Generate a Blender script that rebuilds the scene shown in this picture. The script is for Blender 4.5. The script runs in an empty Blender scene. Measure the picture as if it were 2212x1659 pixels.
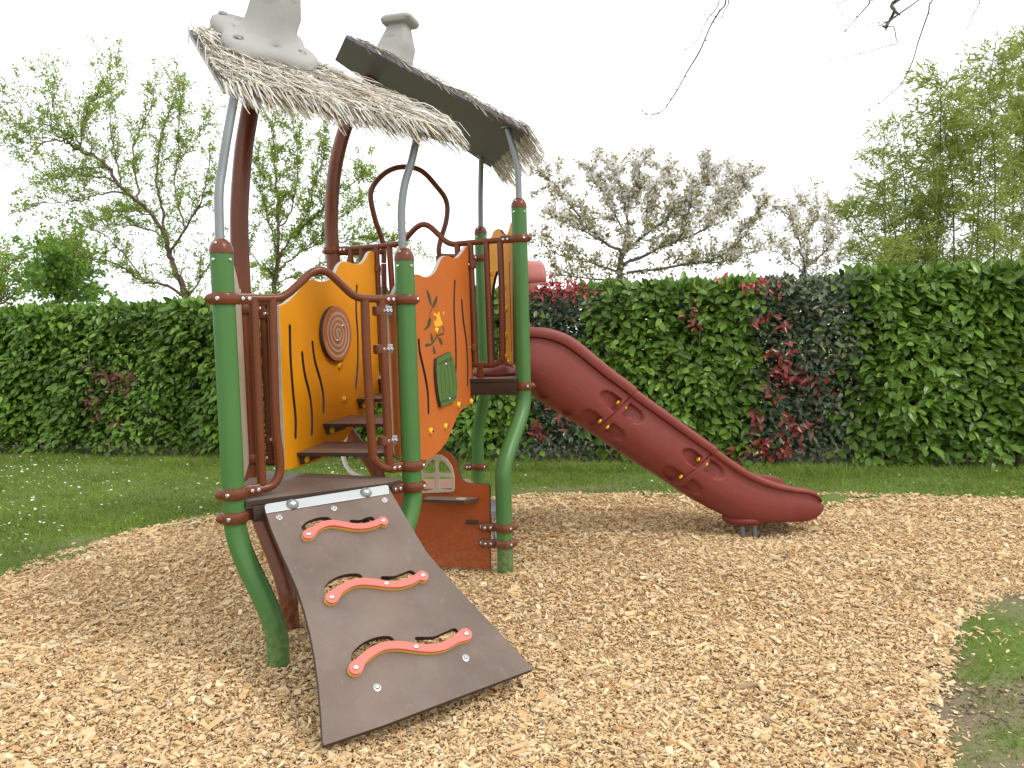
import bpy, math, random
import numpy as np
from mathutils import Vector, Matrix
random.seed(7); RNG = np.random.default_rng(11)
sc = bpy.context.scene
COL = sc.collection
R = math.radians

# ------------------------------------------------------------------ camera
H, PITCH, ROLL, FPX, CX, CY = 1.2333, R(3.77), R(1.543), 1725.0, 1106.0, 829.5
cp, sp, cr, sr = math.cos(PITCH), math.sin(PITCH), math.cos(ROLL), math.sin(ROLL)
FWD, UPV, RGT = Vector((0, cp, -sp)), Vector((0, sp, cp)), Vector((1, 0, 0))
cam = bpy.data.cameras.new("camera"); camo = bpy.data.objects.new("camera", cam); COL.objects.link(camo)
cam.sensor_fit = 'HORIZONTAL'; cam.sensor_width = 36.0; cam.lens = FPX / 2212 * 36
cam.clip_start = 0.05; cam.clip_end = 2000
ax, ay, az = cr * RGT - sr * UPV, sr * RGT + cr * UPV, -FWD
camo.matrix_world = Matrix(((ax.x, ay.x, az.x, 0), (ax.y, ay.y, az.y, 0), (ax.z, ay.z, az.z, H), (0, 0, 0, 1)))
sc.camera = camo
C0 = Vector((0, 0, H))

# ------------------------------------------------------------------ light
SUN_EL, SUN_AZ = R(48), R(118)          # azimuth measured clockwise from +Y
w = bpy.data.worlds.new("World"); sc.world = w; w.use_nodes = True
nt = w.node_tree; nt.nodes.clear()
sky = nt.nodes.new('ShaderNodeTexSky'); sky.sky_type = 'NISHITA'; sky.sun_disc = False
sky.sun_elevation = SUN_EL; sky.sun_rotation = SUN_AZ
tc = nt.nodes.new('ShaderNodeTexCoord')
cn = nt.nodes.new('ShaderNodeTexNoise'); cn.inputs['Scale'].default_value = 1.6; cn.inputs['Detail'].default_value = 3
cl = nt.nodes.new('ShaderNodeValToRGB')
cl.color_ramp.elements[0].position = .30; cl.color_ramp.elements[0].color = (11.2, 12.0, 12.3, 1)
cl.color_ramp.elements[1].position = .60; cl.color_ramp.elements[1].color = (13.4, 13.6, 13.6, 1)
mx = nt.nodes.new('ShaderNodeMixRGB'); mx.inputs[0].default_value = .93
bg = nt.nodes.new('ShaderNodeBackground'); bg.inputs['Strength'].default_value = .095
wo = nt.nodes.new('ShaderNodeOutputWorld')
nt.links.new(tc.outputs['Generated'], cn.inputs['Vector']); nt.links.new(cn.outputs['Fac'], cl.inputs['Fac'])
nt.links.new(sky.outputs['Color'], mx.inputs[1]); nt.links.new(cl.outputs['Color'], mx.inputs[2])
nt.links.new(mx.outputs['Color'], bg.inputs['Color']); nt.links.new(bg.outputs['Background'], wo.inputs['Surface'])
sun = bpy.data.lights.new("sun", 'SUN'); sun.energy = 1.25; sun.angle = R(15); sun.color = (1, .96, .9)
suno = bpy.data.objects.new("sun", sun); COL.objects.link(suno)
sd = Vector((math.sin(SUN_AZ) * math.cos(SUN_EL), math.cos(SUN_AZ) * math.cos(SUN_EL), math.sin(SUN_EL)))
suno.rotation_euler = (-sd).to_track_quat('-Z', 'Y').to_euler(); suno.location = (0, -3, 8)
sc.view_settings.view_transform = 'Standard'; sc.view_settings.look = 'None'
sc.view_settings.exposure = 0.50; sc.view_settings.gamma = 1.0; sc.view_settings.use_curve_mapping = False

# ------------------------------------------------------------------ photo measurements -> world
def ray(px, py):
    dx, dy = px - CX, py - CY
    x = dx * cr - dy * sr; y = dx * sr + dy * cr
    return RGT * (x / FPX) - UPV * (y / FPX) + FWD
def atY(px, py, Y): d = ray(px, py); return C0 + d * (Y / d.y)
def gz(px, py, z=0.0): d = ray(px, py); return C0 + d * ((z - H) / d.z)
ZM = {0: (0, 0, 1), 1: (363.8, 0, .3838), 2: (412.3, 485.1, .3015), 3: (424.4, 970.2, .402), 4: (879.2, 454.8, .2558),
      5: (788.3, 757.9, .3107), 6: (1091.4, 667, .3289), 7: (0, 90.95, .3655), 8: (1152, 0, .4792), 9: (388.1, 0, .15351),
      10: (709.4, 30.32, .21382), 11: (1000.5, 412.3, .2633), 12: (436.6, 848.9, .1864), 13: (667, 515.4, .1462),
      14: (1637.2, 545.7, .3107), 15: (0, 606.4, .27412), 16: (1605.6, 1204.2, .27412)}
def q(k, *pts):
    o = ZM[k]; return [(o[0] + o[2] * x, o[1] + o[2] * y) for x, y in pts]
class Plane:
    def __init__(s, O, U, V=None):
        s.O = Vector(O); s.U = Vector(U).normalized()
        V = Vector((0, 0, 1)) if V is None else Vector(V)
        s.V = (V - s.U * V.dot(s.U)).normalized(); s.N = s.U.cross(s.V)
        if s.N.dot(C0 - s.O) < 0: s.U = -s.U; s.N = -s.N
    def p3(s, px, py):
        d = ray(px, py); return C0 + d * ((s.O - C0).dot(s.N) / d.dot(s.N))
    def p2(s, px, py): v = s.p3(px, py) - s.O; return (v.dot(s.U), v.dot(s.V))
    def w(s, u, v, n=0.0): return s.O + s.U * u + s.V * v + s.N * n
def vplane(A, B): return Plane((A[0], A[1], 0), (B[0] - A[0], B[1] - A[1], 0))

# ------------------------------------------------------------------ materials
def M(name, col, rough=.5, var=.12, scale=6, bump=0., bscale=150, metal=0., coat=0., spec=.25, speck=0., wear=0., dust=0., dots=0.):
    m = bpy.data.materials.new(name); m.use_nodes = True; n = m.node_tree; b = n.nodes['Principled BSDF']
    b.inputs['Roughness'].default_value = rough; b.inputs['Metallic'].default_value = metal
    b.inputs['Coat Weight'].default_value = coat; b.inputs['Coat Roughness'].default_value = .15
    b.inputs['Specular IOR Level'].default_value = spec
    t = n.nodes.new('ShaderNodeTexCoord')
    no = n.nodes.new('ShaderNodeTexNoise'); no.inputs['Scale'].default_value = scale; no.inputs['Detail'].default_value = 6
    n.links.new(t.outputs['Object'], no.inputs['Vector'])
    rp = n.nodes.new('ShaderNodeValToRGB')
    rp.color_ramp.elements[0].position = .3; rp.color_ramp.elements[1].position = .7
    rp.color_ramp.elements[0].color = tuple(c * (1 - var) for c in col) + (1,)
    rp.color_ramp.elements[1].color = tuple(min(1, c * (1 + var)) for c in col) + (1,)
    n.links.new(no.outputs['Fac'], rp.inputs['Fac']); out = rp.outputs['Color']
    if speck:
        ns = n.nodes.new('ShaderNodeTexNoise'); ns.inputs['Scale'].default_value = 420; ns.inputs['Detail'].default_value = 1
        n.links.new(t.outputs['Object'], ns.inputs['Vector'])
        mr = n.nodes.new('ShaderNodeMapRange'); mr.inputs[1].default_value = .3; mr.inputs[2].default_value = .7
        mr.inputs[3].default_value = 1 - speck; mr.inputs[4].default_value = 1 + speck
        n.links.new(ns.outputs['Fac'], mr.inputs[0])
        mm = n.nodes.new('ShaderNodeVectorMath'); mm.operation = 'SCALE'
        n.links.new(out, mm.inputs[0]); n.links.new(mr.outputs[0], mm.inputs['Scale']); out = mm.outputs[0]
    def mixin(out, fac, colr):
        mz = n.nodes.new('ShaderNodeMixRGB'); n.links.new(fac, mz.inputs[0]); n.links.new(out, mz.inputs[1]); mz.inputs[2].default_value = tuple(colr) + (1,); return mz.outputs[0]
    def band(scale, lo, hi, amt, stretch=(1, 1, 1), detail=4):
        mp = n.nodes.new('ShaderNodeMapping'); mp.inputs['Scale'].default_value = stretch; n.links.new(t.outputs['Object'], mp.inputs['Vector'])
        nz = n.nodes.new('ShaderNodeTexNoise'); nz.inputs['Scale'].default_value = scale; nz.inputs['Detail'].default_value = detail; n.links.new(mp.outputs[0], nz.inputs['Vector'])
        r_ = n.nodes.new('ShaderNodeMapRange'); r_.inputs[1].default_value = lo; r_.inputs[2].default_value = hi; r_.inputs[3].default_value = 0; r_.inputs[4].default_value = amt
        n.links.new(nz.outputs['Fac'], r_.inputs[0]); return r_.outputs[0]
    if wear:          # rubbed, faded patches and fine scuffs
        g_ = sum(col) / 3; out = mixin(out, band(7, .52, .72, wear, (1, 1, .6)), tuple(min(1, c * .55 + g_ * .5 + .04) for c in col))
        out = mixin(out, band(38, .62, .70, wear * .8, (1, 1, .25)), tuple(min(1, c * .6 + g_ * .5 + .07) for c in col))
    if dots: out = mixin(out, band(60, .80, .815, dots, detail=0), (.72, .70, .66))
    if dust:          # dried splashes of soil low on the feet
        sz = n.nodes.new('ShaderNodeSeparateXYZ'); n.links.new(t.outputs['Object'], sz.inputs[0])
        r_ = n.nodes.new('ShaderNodeMapRange'); r_.inputs[1].default_value = .03; r_.inputs[2].default_value = .30; r_.inputs[3].default_value = dust; r_.inputs[4].default_value = 0
        n.links.new(sz.outputs[2], r_.inputs[0]); ml = n.nodes.new('ShaderNodeMath'); ml.operation = 'MULTIPLY'
        n.links.new(r_.outputs[0], ml.inputs[0]); n.links.new(band(46, .44, .62, 1), ml.inputs[1]); out = mixin(out, ml.outputs[0], (.34, .25, .16))
    n.links.new(out, b.inputs['Base Color'])
    rr = n.nodes.new('ShaderNodeMapRange'); rr.inputs[3].default_value = max(.05, rough - .08); rr.inputs[4].default_value = min(1, rough + .1)
    n.links.new(no.outputs['Fac'], rr.inputs[0]); n.links.new(rr.outputs[0], b.inputs['Roughness'])
    if bump:
        nb = n.nodes.new('ShaderNodeTexNoise'); nb.inputs['Scale'].default_value = bscale; nb.inputs['Detail'].default_value = 2
        n.links.new(t.outputs['Object'], nb.inputs['Vector'])
        bp = n.nodes.new('ShaderNodeBump'); bp.inputs['Strength'].default_value = bump; bp.inputs['Distance'].default_value = .002
        n.links.new(nb.outputs['Fac'], bp.inputs['Height']); n.links.new(bp.outputs['Normal'], b.inputs['Normal'])
    return m
def MI(name, cols, rough=.5, trans=0., spec=.3, coord_scale=0):
    """colour drawn per separate leaf / blade / chip"""
    m = bpy.data.materials.new(name); m.use_nodes = True; n = m.node_tree; b = n.nodes['Principled BSDF']
    b.inputs['Roughness'].default_value = rough; b.inputs['Specular IOR Level'].default_value = spec
    g = n.nodes.new('ShaderNodeNewGeometry'); rp = n.nodes.new('ShaderNodeValToRGB')
    el = rp.color_ramp.elements
    while len(el) < len(cols): el.new(.5)
    for i, c in enumerate(cols): el[i].position = i / (len(cols) - 1); el[i].color = tuple(c) + (1,)
    n.links.new(g.outputs['Random Per Island'], rp.inputs['Fac']); out = rp.outputs['Color']
    if coord_scale:
        t = n.nodes.new('ShaderNodeTexCoord'); no = n.nodes.new('ShaderNodeTexNoise'); no.inputs['Scale'].default_value = coord_scale
        no.inputs['Detail'].default_value = 3
        n.links.new(t.outputs['Object'], no.inputs['Vector'])
        mr = n.nodes.new('ShaderNodeMapRange'); mr.inputs[1].default_value = .3; mr.inputs[2].default_value = .7
        mr.inputs[3].default_value = .72; mr.inputs[4].default_value = 1.25
        n.links.new(no.outputs['Fac'], mr.inputs[0])
        mm = n.nodes.new('ShaderNodeVectorMath'); mm.operation = 'SCALE'
        n.links.new(out, mm.inputs[0]); n.links.new(mr.outputs[0], mm.inputs['Scale']); out = mm.outputs[0]
    n.links.new(out, b.inputs['Base Color'])
    if trans:
        tr = n.nodes.new('ShaderNodeBsdfTranslucent'); ms = n.nodes.new('ShaderNodeMixShader'); ms.inputs[0].default_value = trans
        n.links.new(out, tr.inputs['Color'])
        n.links.new(b.outputs[0], ms.inputs[1]); n.links.new(tr.outputs[0], ms.inputs[2])
        n.links.new(ms.outputs[0], n.nodes['Material Output'].inputs['Surface'])
    return m
GREEN = M('green_coat', (.066, .168, .044), .36, .06, 3, .25, 260, coat=.06, wear=.14, dust=.40)
BROWN = M('brown_coat', (.142, .038, .014), .25, .08, 5, .35, 220, coat=.12, wear=.10, dust=.3)
STEELP = M('galvanised_tube', (.22, .23, .235), .42, .08, 9, .1, 200, metal=.55)
BOLTM = M('stainless', (.62, .62, .62), .25, .05, 20, metal=1)
YELLOW = M('yellow_panel', (.78, .31, .004), .5, .05, 3, .3, 420, speck=.06, wear=.08)
ORANGE = M('orange_panel', (.50, .13, .024), .5, .05, 3, .3, 420, speck=.07, wear=.10)
ORANGE_SHADE = M('shaded_orange_panel', (.34, .074, .016), .5, .06, 3, .3, 420, speck=.08, wear=.10, dust=.22)  # same orange as the stair panel, shade under the tower put into the colour
PEDGE = M('pale_panel_edge', (.42, .40, .34), .6, .1, 30)
DKEDGE = M('dark_panel_edge', (.06, .045, .038), .6, .1, 30)
HPL = M('brown_board', (.16, .115, .092), .40, .26, 3.2, .45, 500, speck=.10, wear=.30)
HPLD = M('dark_board', (.055, .035, .028), .45, .15, 6, .3, 400)
STEPM = M('step_board', (.21, .135, .098), .45, .15, 4, .4, 500, speck=.1)
BEIGE = M('beige_panel', (.50, .42, .32), .5, .05, 5, .2, 400)
PINK = M('coral_grip', (.68, .165, .13), .5, .05, 12, .2, 400)
GRIPY = M('yellow_layer', (.72, .42, .08), .5, .05, 12)
SPIR = M('terracotta_disc', (.48, .165, .07), .5, .06, 12)
SHUT = M('shutter_green', (.085, .165, .042), .5, .08, 12, .2, 400)
VINE = M('engraved_olive', (.075, .062, .032), .6, .1, 12)
BIRD = M('yellow_inlay', (.78, .42, .04), .5, .05, 12)
CAPY = M('yellow_cap', (.80, .50, .01), .35, .05, 12)
SLIDE = M('red_slide', (.215, .041, .031), .48, .06, 2.5, .25, 320, spec=.35, speck=.06, wear=.12)
HOODM = M('lit_red_hood', (.42, .14, .12), .38, .06, 2.5, .2, 320)  # slide red made paler, the highlights it catches put into the colour
CHIM = M('stone_grey_plastic', (.34, .325, .305), .65, .05, 4, .5, 420, speck=.12)
UNDER = M('grey_roof_sheet', (.165, .143, .195), .5, .08, 3, .25, 320, speck=.08)
STRIP = M('brushed_strip', (.50, .51, .51), .38, .08, 3, .1, 150, metal=.6)
BENCH = M('salmon_bench', (.60, .30, .22), .5, .06, 8)
GREYP = M('grey_board', (.22, .22, .24), .5, .06, 8)
WHITE_T = M('pale_tube', (.70, .70, .72), .35, .04, 8)
THATCH = MI('dry_thatch', [(.32, .29, .24), (.62, .60, .55), (.49, .46, .42), (.64, .56, .38), (.72, .70, .66), (.40, .27, .14), (.63, .60, .55), (.56, .54, .50)], .75)
BARK = M('tree_bark', (.15, .13, .115), .85, .3, 10, .6, 40)
BARKR = M('reddish_bark', (.15, .10, .08), .8, .3, 10, .5, 40)
SOIL = None

# ------------------------------------------------------------------ object helpers
def link(o, parent=None):
    COL.objects.link(o)
    if parent is not None:
        o.parent = parent
        if parent.type == 'EMPTY': o.matrix_parent_inverse = Matrix.Translation(-Vector(parent.location))
    return o
def tag(o, label=None, cat=None, group=None, kind=None):
    if label: o['label'] = label
    if cat: o['category'] = cat
    if group: o['group'] = group
    if kind: o['kind'] = kind
    return o
def thing(name, loc, label, cat, group=None):
    o = bpy.data.objects.new(name, None); o.empty_display_size = .2; o.location = loc; COL.objects.link(o)
    return tag(o, label, cat, group)
def finish(me, mats, angle=38):
    for m in (mats if isinstance(mats, (list, tuple)) else [mats]): me.materials.append(m)
    me.shade_smooth(); me.set_sharp_from_angle(angle=R(angle))
class MB:
    def __init__(s): s.v = []; s.f = []; s.m = []
    def add(s, vs, fs, mi=0):
        o = len(s.v); s.v += [tuple(x) for x in vs]
        s.f += [tuple(i + o for i in f) for f in fs]; s.m += [mi] * len(fs)
    def tube(s, pts, r, n=12, mi=0, caps=True, flute=0, nf=6):
        pts = [Vector(p) for p in pts]
        if not isinstance(r, (list, tuple)): r = [r] * len(pts)
        vs = []; fs = []; T0 = (pts[1] - pts[0]).normalized()
        a = Vector((0, 0, 1)) if abs(T0.z) < .9 else Vector((1, 0, 0))
        X = (a - T0 * a.dot(T0)).normalized()
        for i, p in enumerate(pts):
            T = (pts[min(i + 1, len(pts) - 1)] - pts[max(i - 1, 0)]).normalized()
            X = (X - T * X.dot(T)).normalized(); Y = T.cross(X)
            for k in range(n):
                t = 2 * math.pi * k / n; rr = r[i] * (1 + flute * math.cos(nf * t))
                vs.append(p + X * (rr * math.cos(t)) + Y * (rr * math.sin(t)))
        for i in range(len(pts) - 1):
            for k in range(n):
                k2 = (k + 1) % n; fs.append((i * n + k, i * n + k2, (i + 1) * n + k2, (i + 1) * n + k))
        if caps: fs.append(tuple(range(n - 1, -1, -1))); fs.append(tuple((len(pts) - 1) * n + k for k in range(n)))
        s.add(vs, fs, mi)
    def lathe(s, O, axis, prof, n=20, mi=0):
        A = Vector(axis).normalized(); a = Vector((0, 0, 1)) if abs(A.z) < .9 else Vector((1, 0, 0))
        X = (a - A * a.dot(A)).normalized(); Y = A.cross(X); vs = []; fs = []; O = Vector(O)
        for (r, h) in prof:
            for k in range(n):
                t = 2 * math.pi * k / n; vs.append(O + A * h + X * (r * math.cos(t)) + Y * (r * math.sin(t)))
        for i in range(len(prof) - 1):
            for k in range(n):
                k2 = (k + 1) % n; fs.append((i * n + k, i * n + k2, (i + 1) * n + k2, (i + 1) * n + k))
        fs.append(tuple(range(n - 1, -1, -1))); fs.append(tuple((len(prof) - 1) * n + k for k in range(n)))
        s.add(vs, fs, mi)
    def obox(s, O, X, Y, Z, mi=0, ch=.15):
        """box centred at O with half-vectors X, Y, Z; edges round X chamfered"""
        O, X, Y, Z = Vector(O), Vector(X), Vector(Y), Vector(Z); c = 1 - ch
        ring = [(1, c), (c, 1), (-c, 1), (-1, c), (-1, -c), (-c, -1), (c, -1), (1, -c)]
        vs = [O - X + Y * a + Z * b for a, b in ring] + [O + X + Y * a + Z * b for a, b in ring]
        fs = [(i, (i + 1) % 8, 8 + (i + 1) % 8, 8 + i) for i in range(8)] + [tuple(range(7, -1, -1)), tuple(range(8, 16))]
        s.add(vs, fs, mi)
    def sheet(s, top, th_vec, mi=0, mi_side=None):
        """closed slab from a polygon (list of points) extruded by th_vec"""
        n = len(top); t = [Vector(p) for p in top]; b = [p + Vector(th_vec) for p in t]
        s.add(t + b, [tuple(range(n)), tuple(range(2 * n - 1, n - 1, -1))], mi)
        s.add(t + b, [(i, n + i, n + (i + 1) % n, (i + 1) % n) for i in range(n)], mi if mi_side is None else mi_side)
    def build(s, name, mats, parent=None, angle=38, recalc=True):
        me = bpy.data.meshes.new(name); me.from_pydata(s.v, [], s.f)
        me.polygons.foreach_set('material_index', s.m)
        if recalc:
            import bmesh
            bm = bmesh.new(); bm.from_mesh(me); bmesh.ops.remove_doubles(bm, verts=bm.verts, dist=1e-6)
            bmesh.ops.recalc_face_normals(bm, faces=bm.faces); bm.to_mesh(me); bm.free()
        finish(me, mats, angle)
        return link(bpy.data.objects.new(name, me), parent)
def cr_spline(pts, n=8, closed=False):
    P = [np.array(p, float) for p in pts]; m = len(P); out = []
    rng = range(m) if closed else range(m - 1)
    for i in rng:
        if closed: a, b, c, d = P[i - 1], P[i], P[(i + 1) % m], P[(i + 2) % m]
        else: a, b, c, d = P[max(i - 1, 0)], P[i], P[i + 1], P[min(i + 2, m - 1)]
        for k in range(n):
            t = k / n
            out.append(.5 * ((2 * b) + (c - a) * t + (2 * a - 5 * b + 4 * c - d) * t * t + (3 * b - a - 3 * c + d) * t ** 3))
    if not closed: out.append(P[-1])
    return [tuple(x) for x in out]
def stroke(pts, wid, ends=6):
    """outline of a round-ended band along 2D points; wid number or list"""
    P = [np.array(p, float) for p in pts]; m = len(P)
    W = wid if isinstance(wid, (list, tuple)) else [wid] * m
    Lf, Rt = [], []
    for i in range(m):
        t = P[min(i + 1, m - 1)] - P[max(i - 1, 0)]; t /= np.linalg.norm(t) + 1e-12
        nn = np.array([-t[1], t[0]]); Lf.append(P[i] + nn * W[i] / 2); Rt.append(P[i] - nn * W[i] / 2)
    def cap(c, a, wd):
        o = []; a0 = math.atan2(*(a - c)[::-1])
        for k in range(1, ends): o.append(c + wd / 2 * np.array([math.cos(a0 - math.pi * k / ends), math.sin(a0 - math.pi * k / ends)]))
        return o
    out = Lf + cap(P[-1], Lf[-1], W[-1]) + Rt[::-1] + cap(P[0], Rt[0], W[0])
    return [tuple(x) for x in out]
def plate(name, outer, holes, pl, th, mats, parent, off=0., bev=.0015):
    """flat board with see-through cut-outs lying on plane pl (front face at n = off)"""
    cu = bpy.data.curves.new(name, 'CURVE'); cu.dimensions = '2D'; cu.fill_mode = 'BOTH'
    cu.extrude = th / 2 - bev; cu.bevel_depth = bev; cu.offset = -bev; cu.bevel_resolution = 1
    for loop in [outer] + list(holes):
        spn = cu.splines.new('POLY'); spn.points.add(len(loop) - 1); spn.use_cyclic_u = True
        for p, (x, y) in zip(spn.points, loop): p.co = (x, y, 0, 1)
    o = bpy.data.objects.new('tmp', cu); COL.objects.link(o); bpy.context.view_layer.update()
    me = bpy.data.meshes.new_from_object(o.evaluated_get(bpy.context.evaluated_depsgraph_get()))
    bpy.data.objects.remove(o); bpy.data.curves.remove(cu); me.name = name; me.materials.clear()
    mi = [1 if abs(p.normal.z) < .5 else 0 for p in me.polygons]
    if len(mats) > 2 if isinstance(mats, (list, tuple)) else False:
        OA = np.array(outer)
        for i, p in enumerate(me.polygons):
            if mi[i] == 1 and edge_dist(np.array([p.center.x]), np.array([p.center.y]), OA)[0] > .004: mi[i] = 2  # cut-out walls take the third, darker material: slot shade as colour
    n = len(me.vertices); co = np.empty(n * 3); me.vertices.foreach_get('co', co); co = co.reshape(-1, 3)
    A = np.array([pl.U, pl.V, pl.N]); co[:, 2] += off - th / 2
    co = np.array(pl.O) + co @ A; me.vertices.foreach_set('co', co.ravel())
    mats = mats if isinstance(mats, (list, tuple)) else [mats, mats]
    for m in mats: me.materials.append(m)
    me.polygons.foreach_set('material_index', mi)
    me.polygons.foreach_set('use_smooth', [False] * len(me.polygons)); me.update()
    return link(bpy.data.objects.new(name, me), parent)
def np_mesh(name, V, polys, mat, parent=None, smooth=False, mi=None):
    """V (n,3); polys list of index arrays (k,m) of m-gons"""
    me = bpy.data.meshes.new(name); me.vertices.add(len(V)); me.vertices.foreach_set('co', np.asarray(V, np.float32).ravel())
    loops = np.concatenate([p.ravel() for p in polys]).astype(np.int32)
    cnt = np.concatenate([np.full(len(p), p.shape[1]) for p in polys]).astype(np.int32)
    me.loops.add(len(loops)); me.loops.foreach_set('vertex_index', loops)
    me.polygons.add(len(cnt)); st = np.zeros(len(cnt), np.int32); st[1:] = np.cumsum(cnt)[:-1]
    me.polygons.foreach_set('loop_start', st)
    try: me.polygons.foreach_set('loop_total', cnt)
    except Exception: pass
    for m in (mat if isinstance(mat, (list, tuple)) else [mat]): me.materials.append(m)
    if mi is not None: me.polygons.foreach_set('material_index', np.asarray(mi, np.int32))
    me.polygons.foreach_set('use_smooth', np.full(len(cnt), smooth)); me.update(calc_edges=True); me.validate()
    return link(bpy.data.objects.new(name, me), parent)
def unit(a): return a / (np.linalg.norm(a, axis=1, keepdims=True) + 1e-9)
def leaf_mesh(name, P, D, N, L, W, mat, parent, full=True, fold=.18, curl=.15):
    P, D, N = np.asarray(P, float), unit(np.asarray(D, float)), np.asarray(N, float)
    S = unit(np.cross(D, N)); N = np.cross(S, D); n = len(P)
    L = np.broadcast_to(L, n)[:, None]; W = np.broadcast_to(W, n)[:, None]
    if full:
        T = [(0, 0, 0), (.35, 0, 0), (.7, 0, -curl * .35), (1, 0, -curl), (.3, -.5, fold), (.66, -.44, fold * .7), (.3, .5, fold), (.66, .44, fold * .7)]
        q4 = [(1, 2, 5, 4), (2, 1, 6, 7)]; t3 = [(0, 1, 4), (2, 3, 5), (1, 0, 6), (3, 2, 7)]
    else:
        T = [(0, 0, 0), (.45, -.5, 0), (1, 0, 0), (.45, .5, 0)]; q4 = [(0, 1, 2, 3)]; t3 = []
    V = np.stack([P + D * L * a + S * W * b + N * W * c for a, b, c in T], 1)
    k = len(T); base = (np.arange(n) * k)[:, None]; polys = []
    if t3: polys.append(np.concatenate([base + np.array(t) for t in t3]))
    polys.append(np.concatenate([base + np.array(t) for t in q4]))
    return np_mesh(name, V.reshape(-1, 3), polys, mat, parent, smooth=False)
def ribbons(name, PTS, Wd, SIDE, mat, parent):
    """PTS (n,k,3) strand centre lines, Wd (n,) widths, SIDE (n,3) width direction"""
    n, k, _ = PTS.shape; tp = np.linspace(1, .35, k)[None, :, None]
    off = SIDE[:, None, :] * (Wd[:, None, None] / 2) * tp
    V = np.stack([PTS - off, PTS + off], 2).reshape(n, 2 * k, 3)
    b = (np.arange(n) * 2 * k)[:, None]
    F = np.concatenate([b + np.array([2 * i, 2 * i + 1, 2 * i + 3, 2 * i + 2]) for i in range(k - 1)])
    return np_mesh(name, V.reshape(-1, 3), [F], mat, parent)

# ================================================================== GROUND
def mulch_h(x, y):
    z = .017 * math.sin(2.1 * x + 1.3 * y) + .013 * math.sin(3.7 * y - 1.9 * x + 1) + .006 * math.sin(7 * x + 5 * y)
    d = (x - 1.45) ** 2 + (y - 4.70) ** 2
    z -= .055 * math.exp(-d / .12)
    d2 = (x + .35) ** 2 + (y - 2.45) ** 2
    z -= .035 * math.exp(-d2 / .12)
    return z - .004
EDGE_PX = [(-260, 1370), (0, 1250), (60, 1222), (150, 1190), (250, 1160), (350, 1135), (430, 1120), (520, 1108), (700, 1094), (900, 1082),
           (1070, 1072), (1170, 1069), (1300, 1067), (1500, 1066), (1700, 1066), (1810, 1067), (2000, 1071), (2212, 1083), (2420, 1100), (2560, 1150),
           (2450, 1230), (2300, 1270), (2167, 1292), (2126, 1319), (2094, 1336), (2080, 1358), (2082, 1379), (2066, 1391), (2055, 1423), (2041, 1451),
           (2047, 1478), (2044, 1506), (2055, 1533), (2071, 1560), (2052, 1588), (2071, 1615), (2071, 1643), (2100, 1760), (2000, 2000), (200, 2000), (-400, 1800)]
EDGE = EDGE_PX and [(gz(a, b).x, gz(a, b).y) for a, b in EDGE_PX]
EDGE = cr_spline(EDGE, 4, True)
EP = np.array(EDGE)
def inside(px, py, poly=EP):
    px = np.asarray(px); py = np.asarray(py); c = np.zeros(px.shape, bool); n = len(poly)
    for i in range(n):
        x1, y1 = poly[i]; x2, y2 = poly[i - 1]
        k = ((y1 > py) != (y2 > py)) & (px < (x2 - x1) * (py - y1) / (y2 - y1 + 1e-12) + x1); c ^= k
    return c
def edge_dist(px, py, poly=EP):
    P = np.stack([px, py], 1); best = np.full(len(P), 9.)
    for i in range(len(poly)):
        a, b = poly[i - 1], poly[i]; ab = b - a
        t = np.clip(((P - a) @ ab) / (ab @ ab + 1e-12), 0, 1)
        best = np.minimum(best, np.linalg.norm(P - a - t[:, None] * ab, axis=1))
    return best

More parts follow.
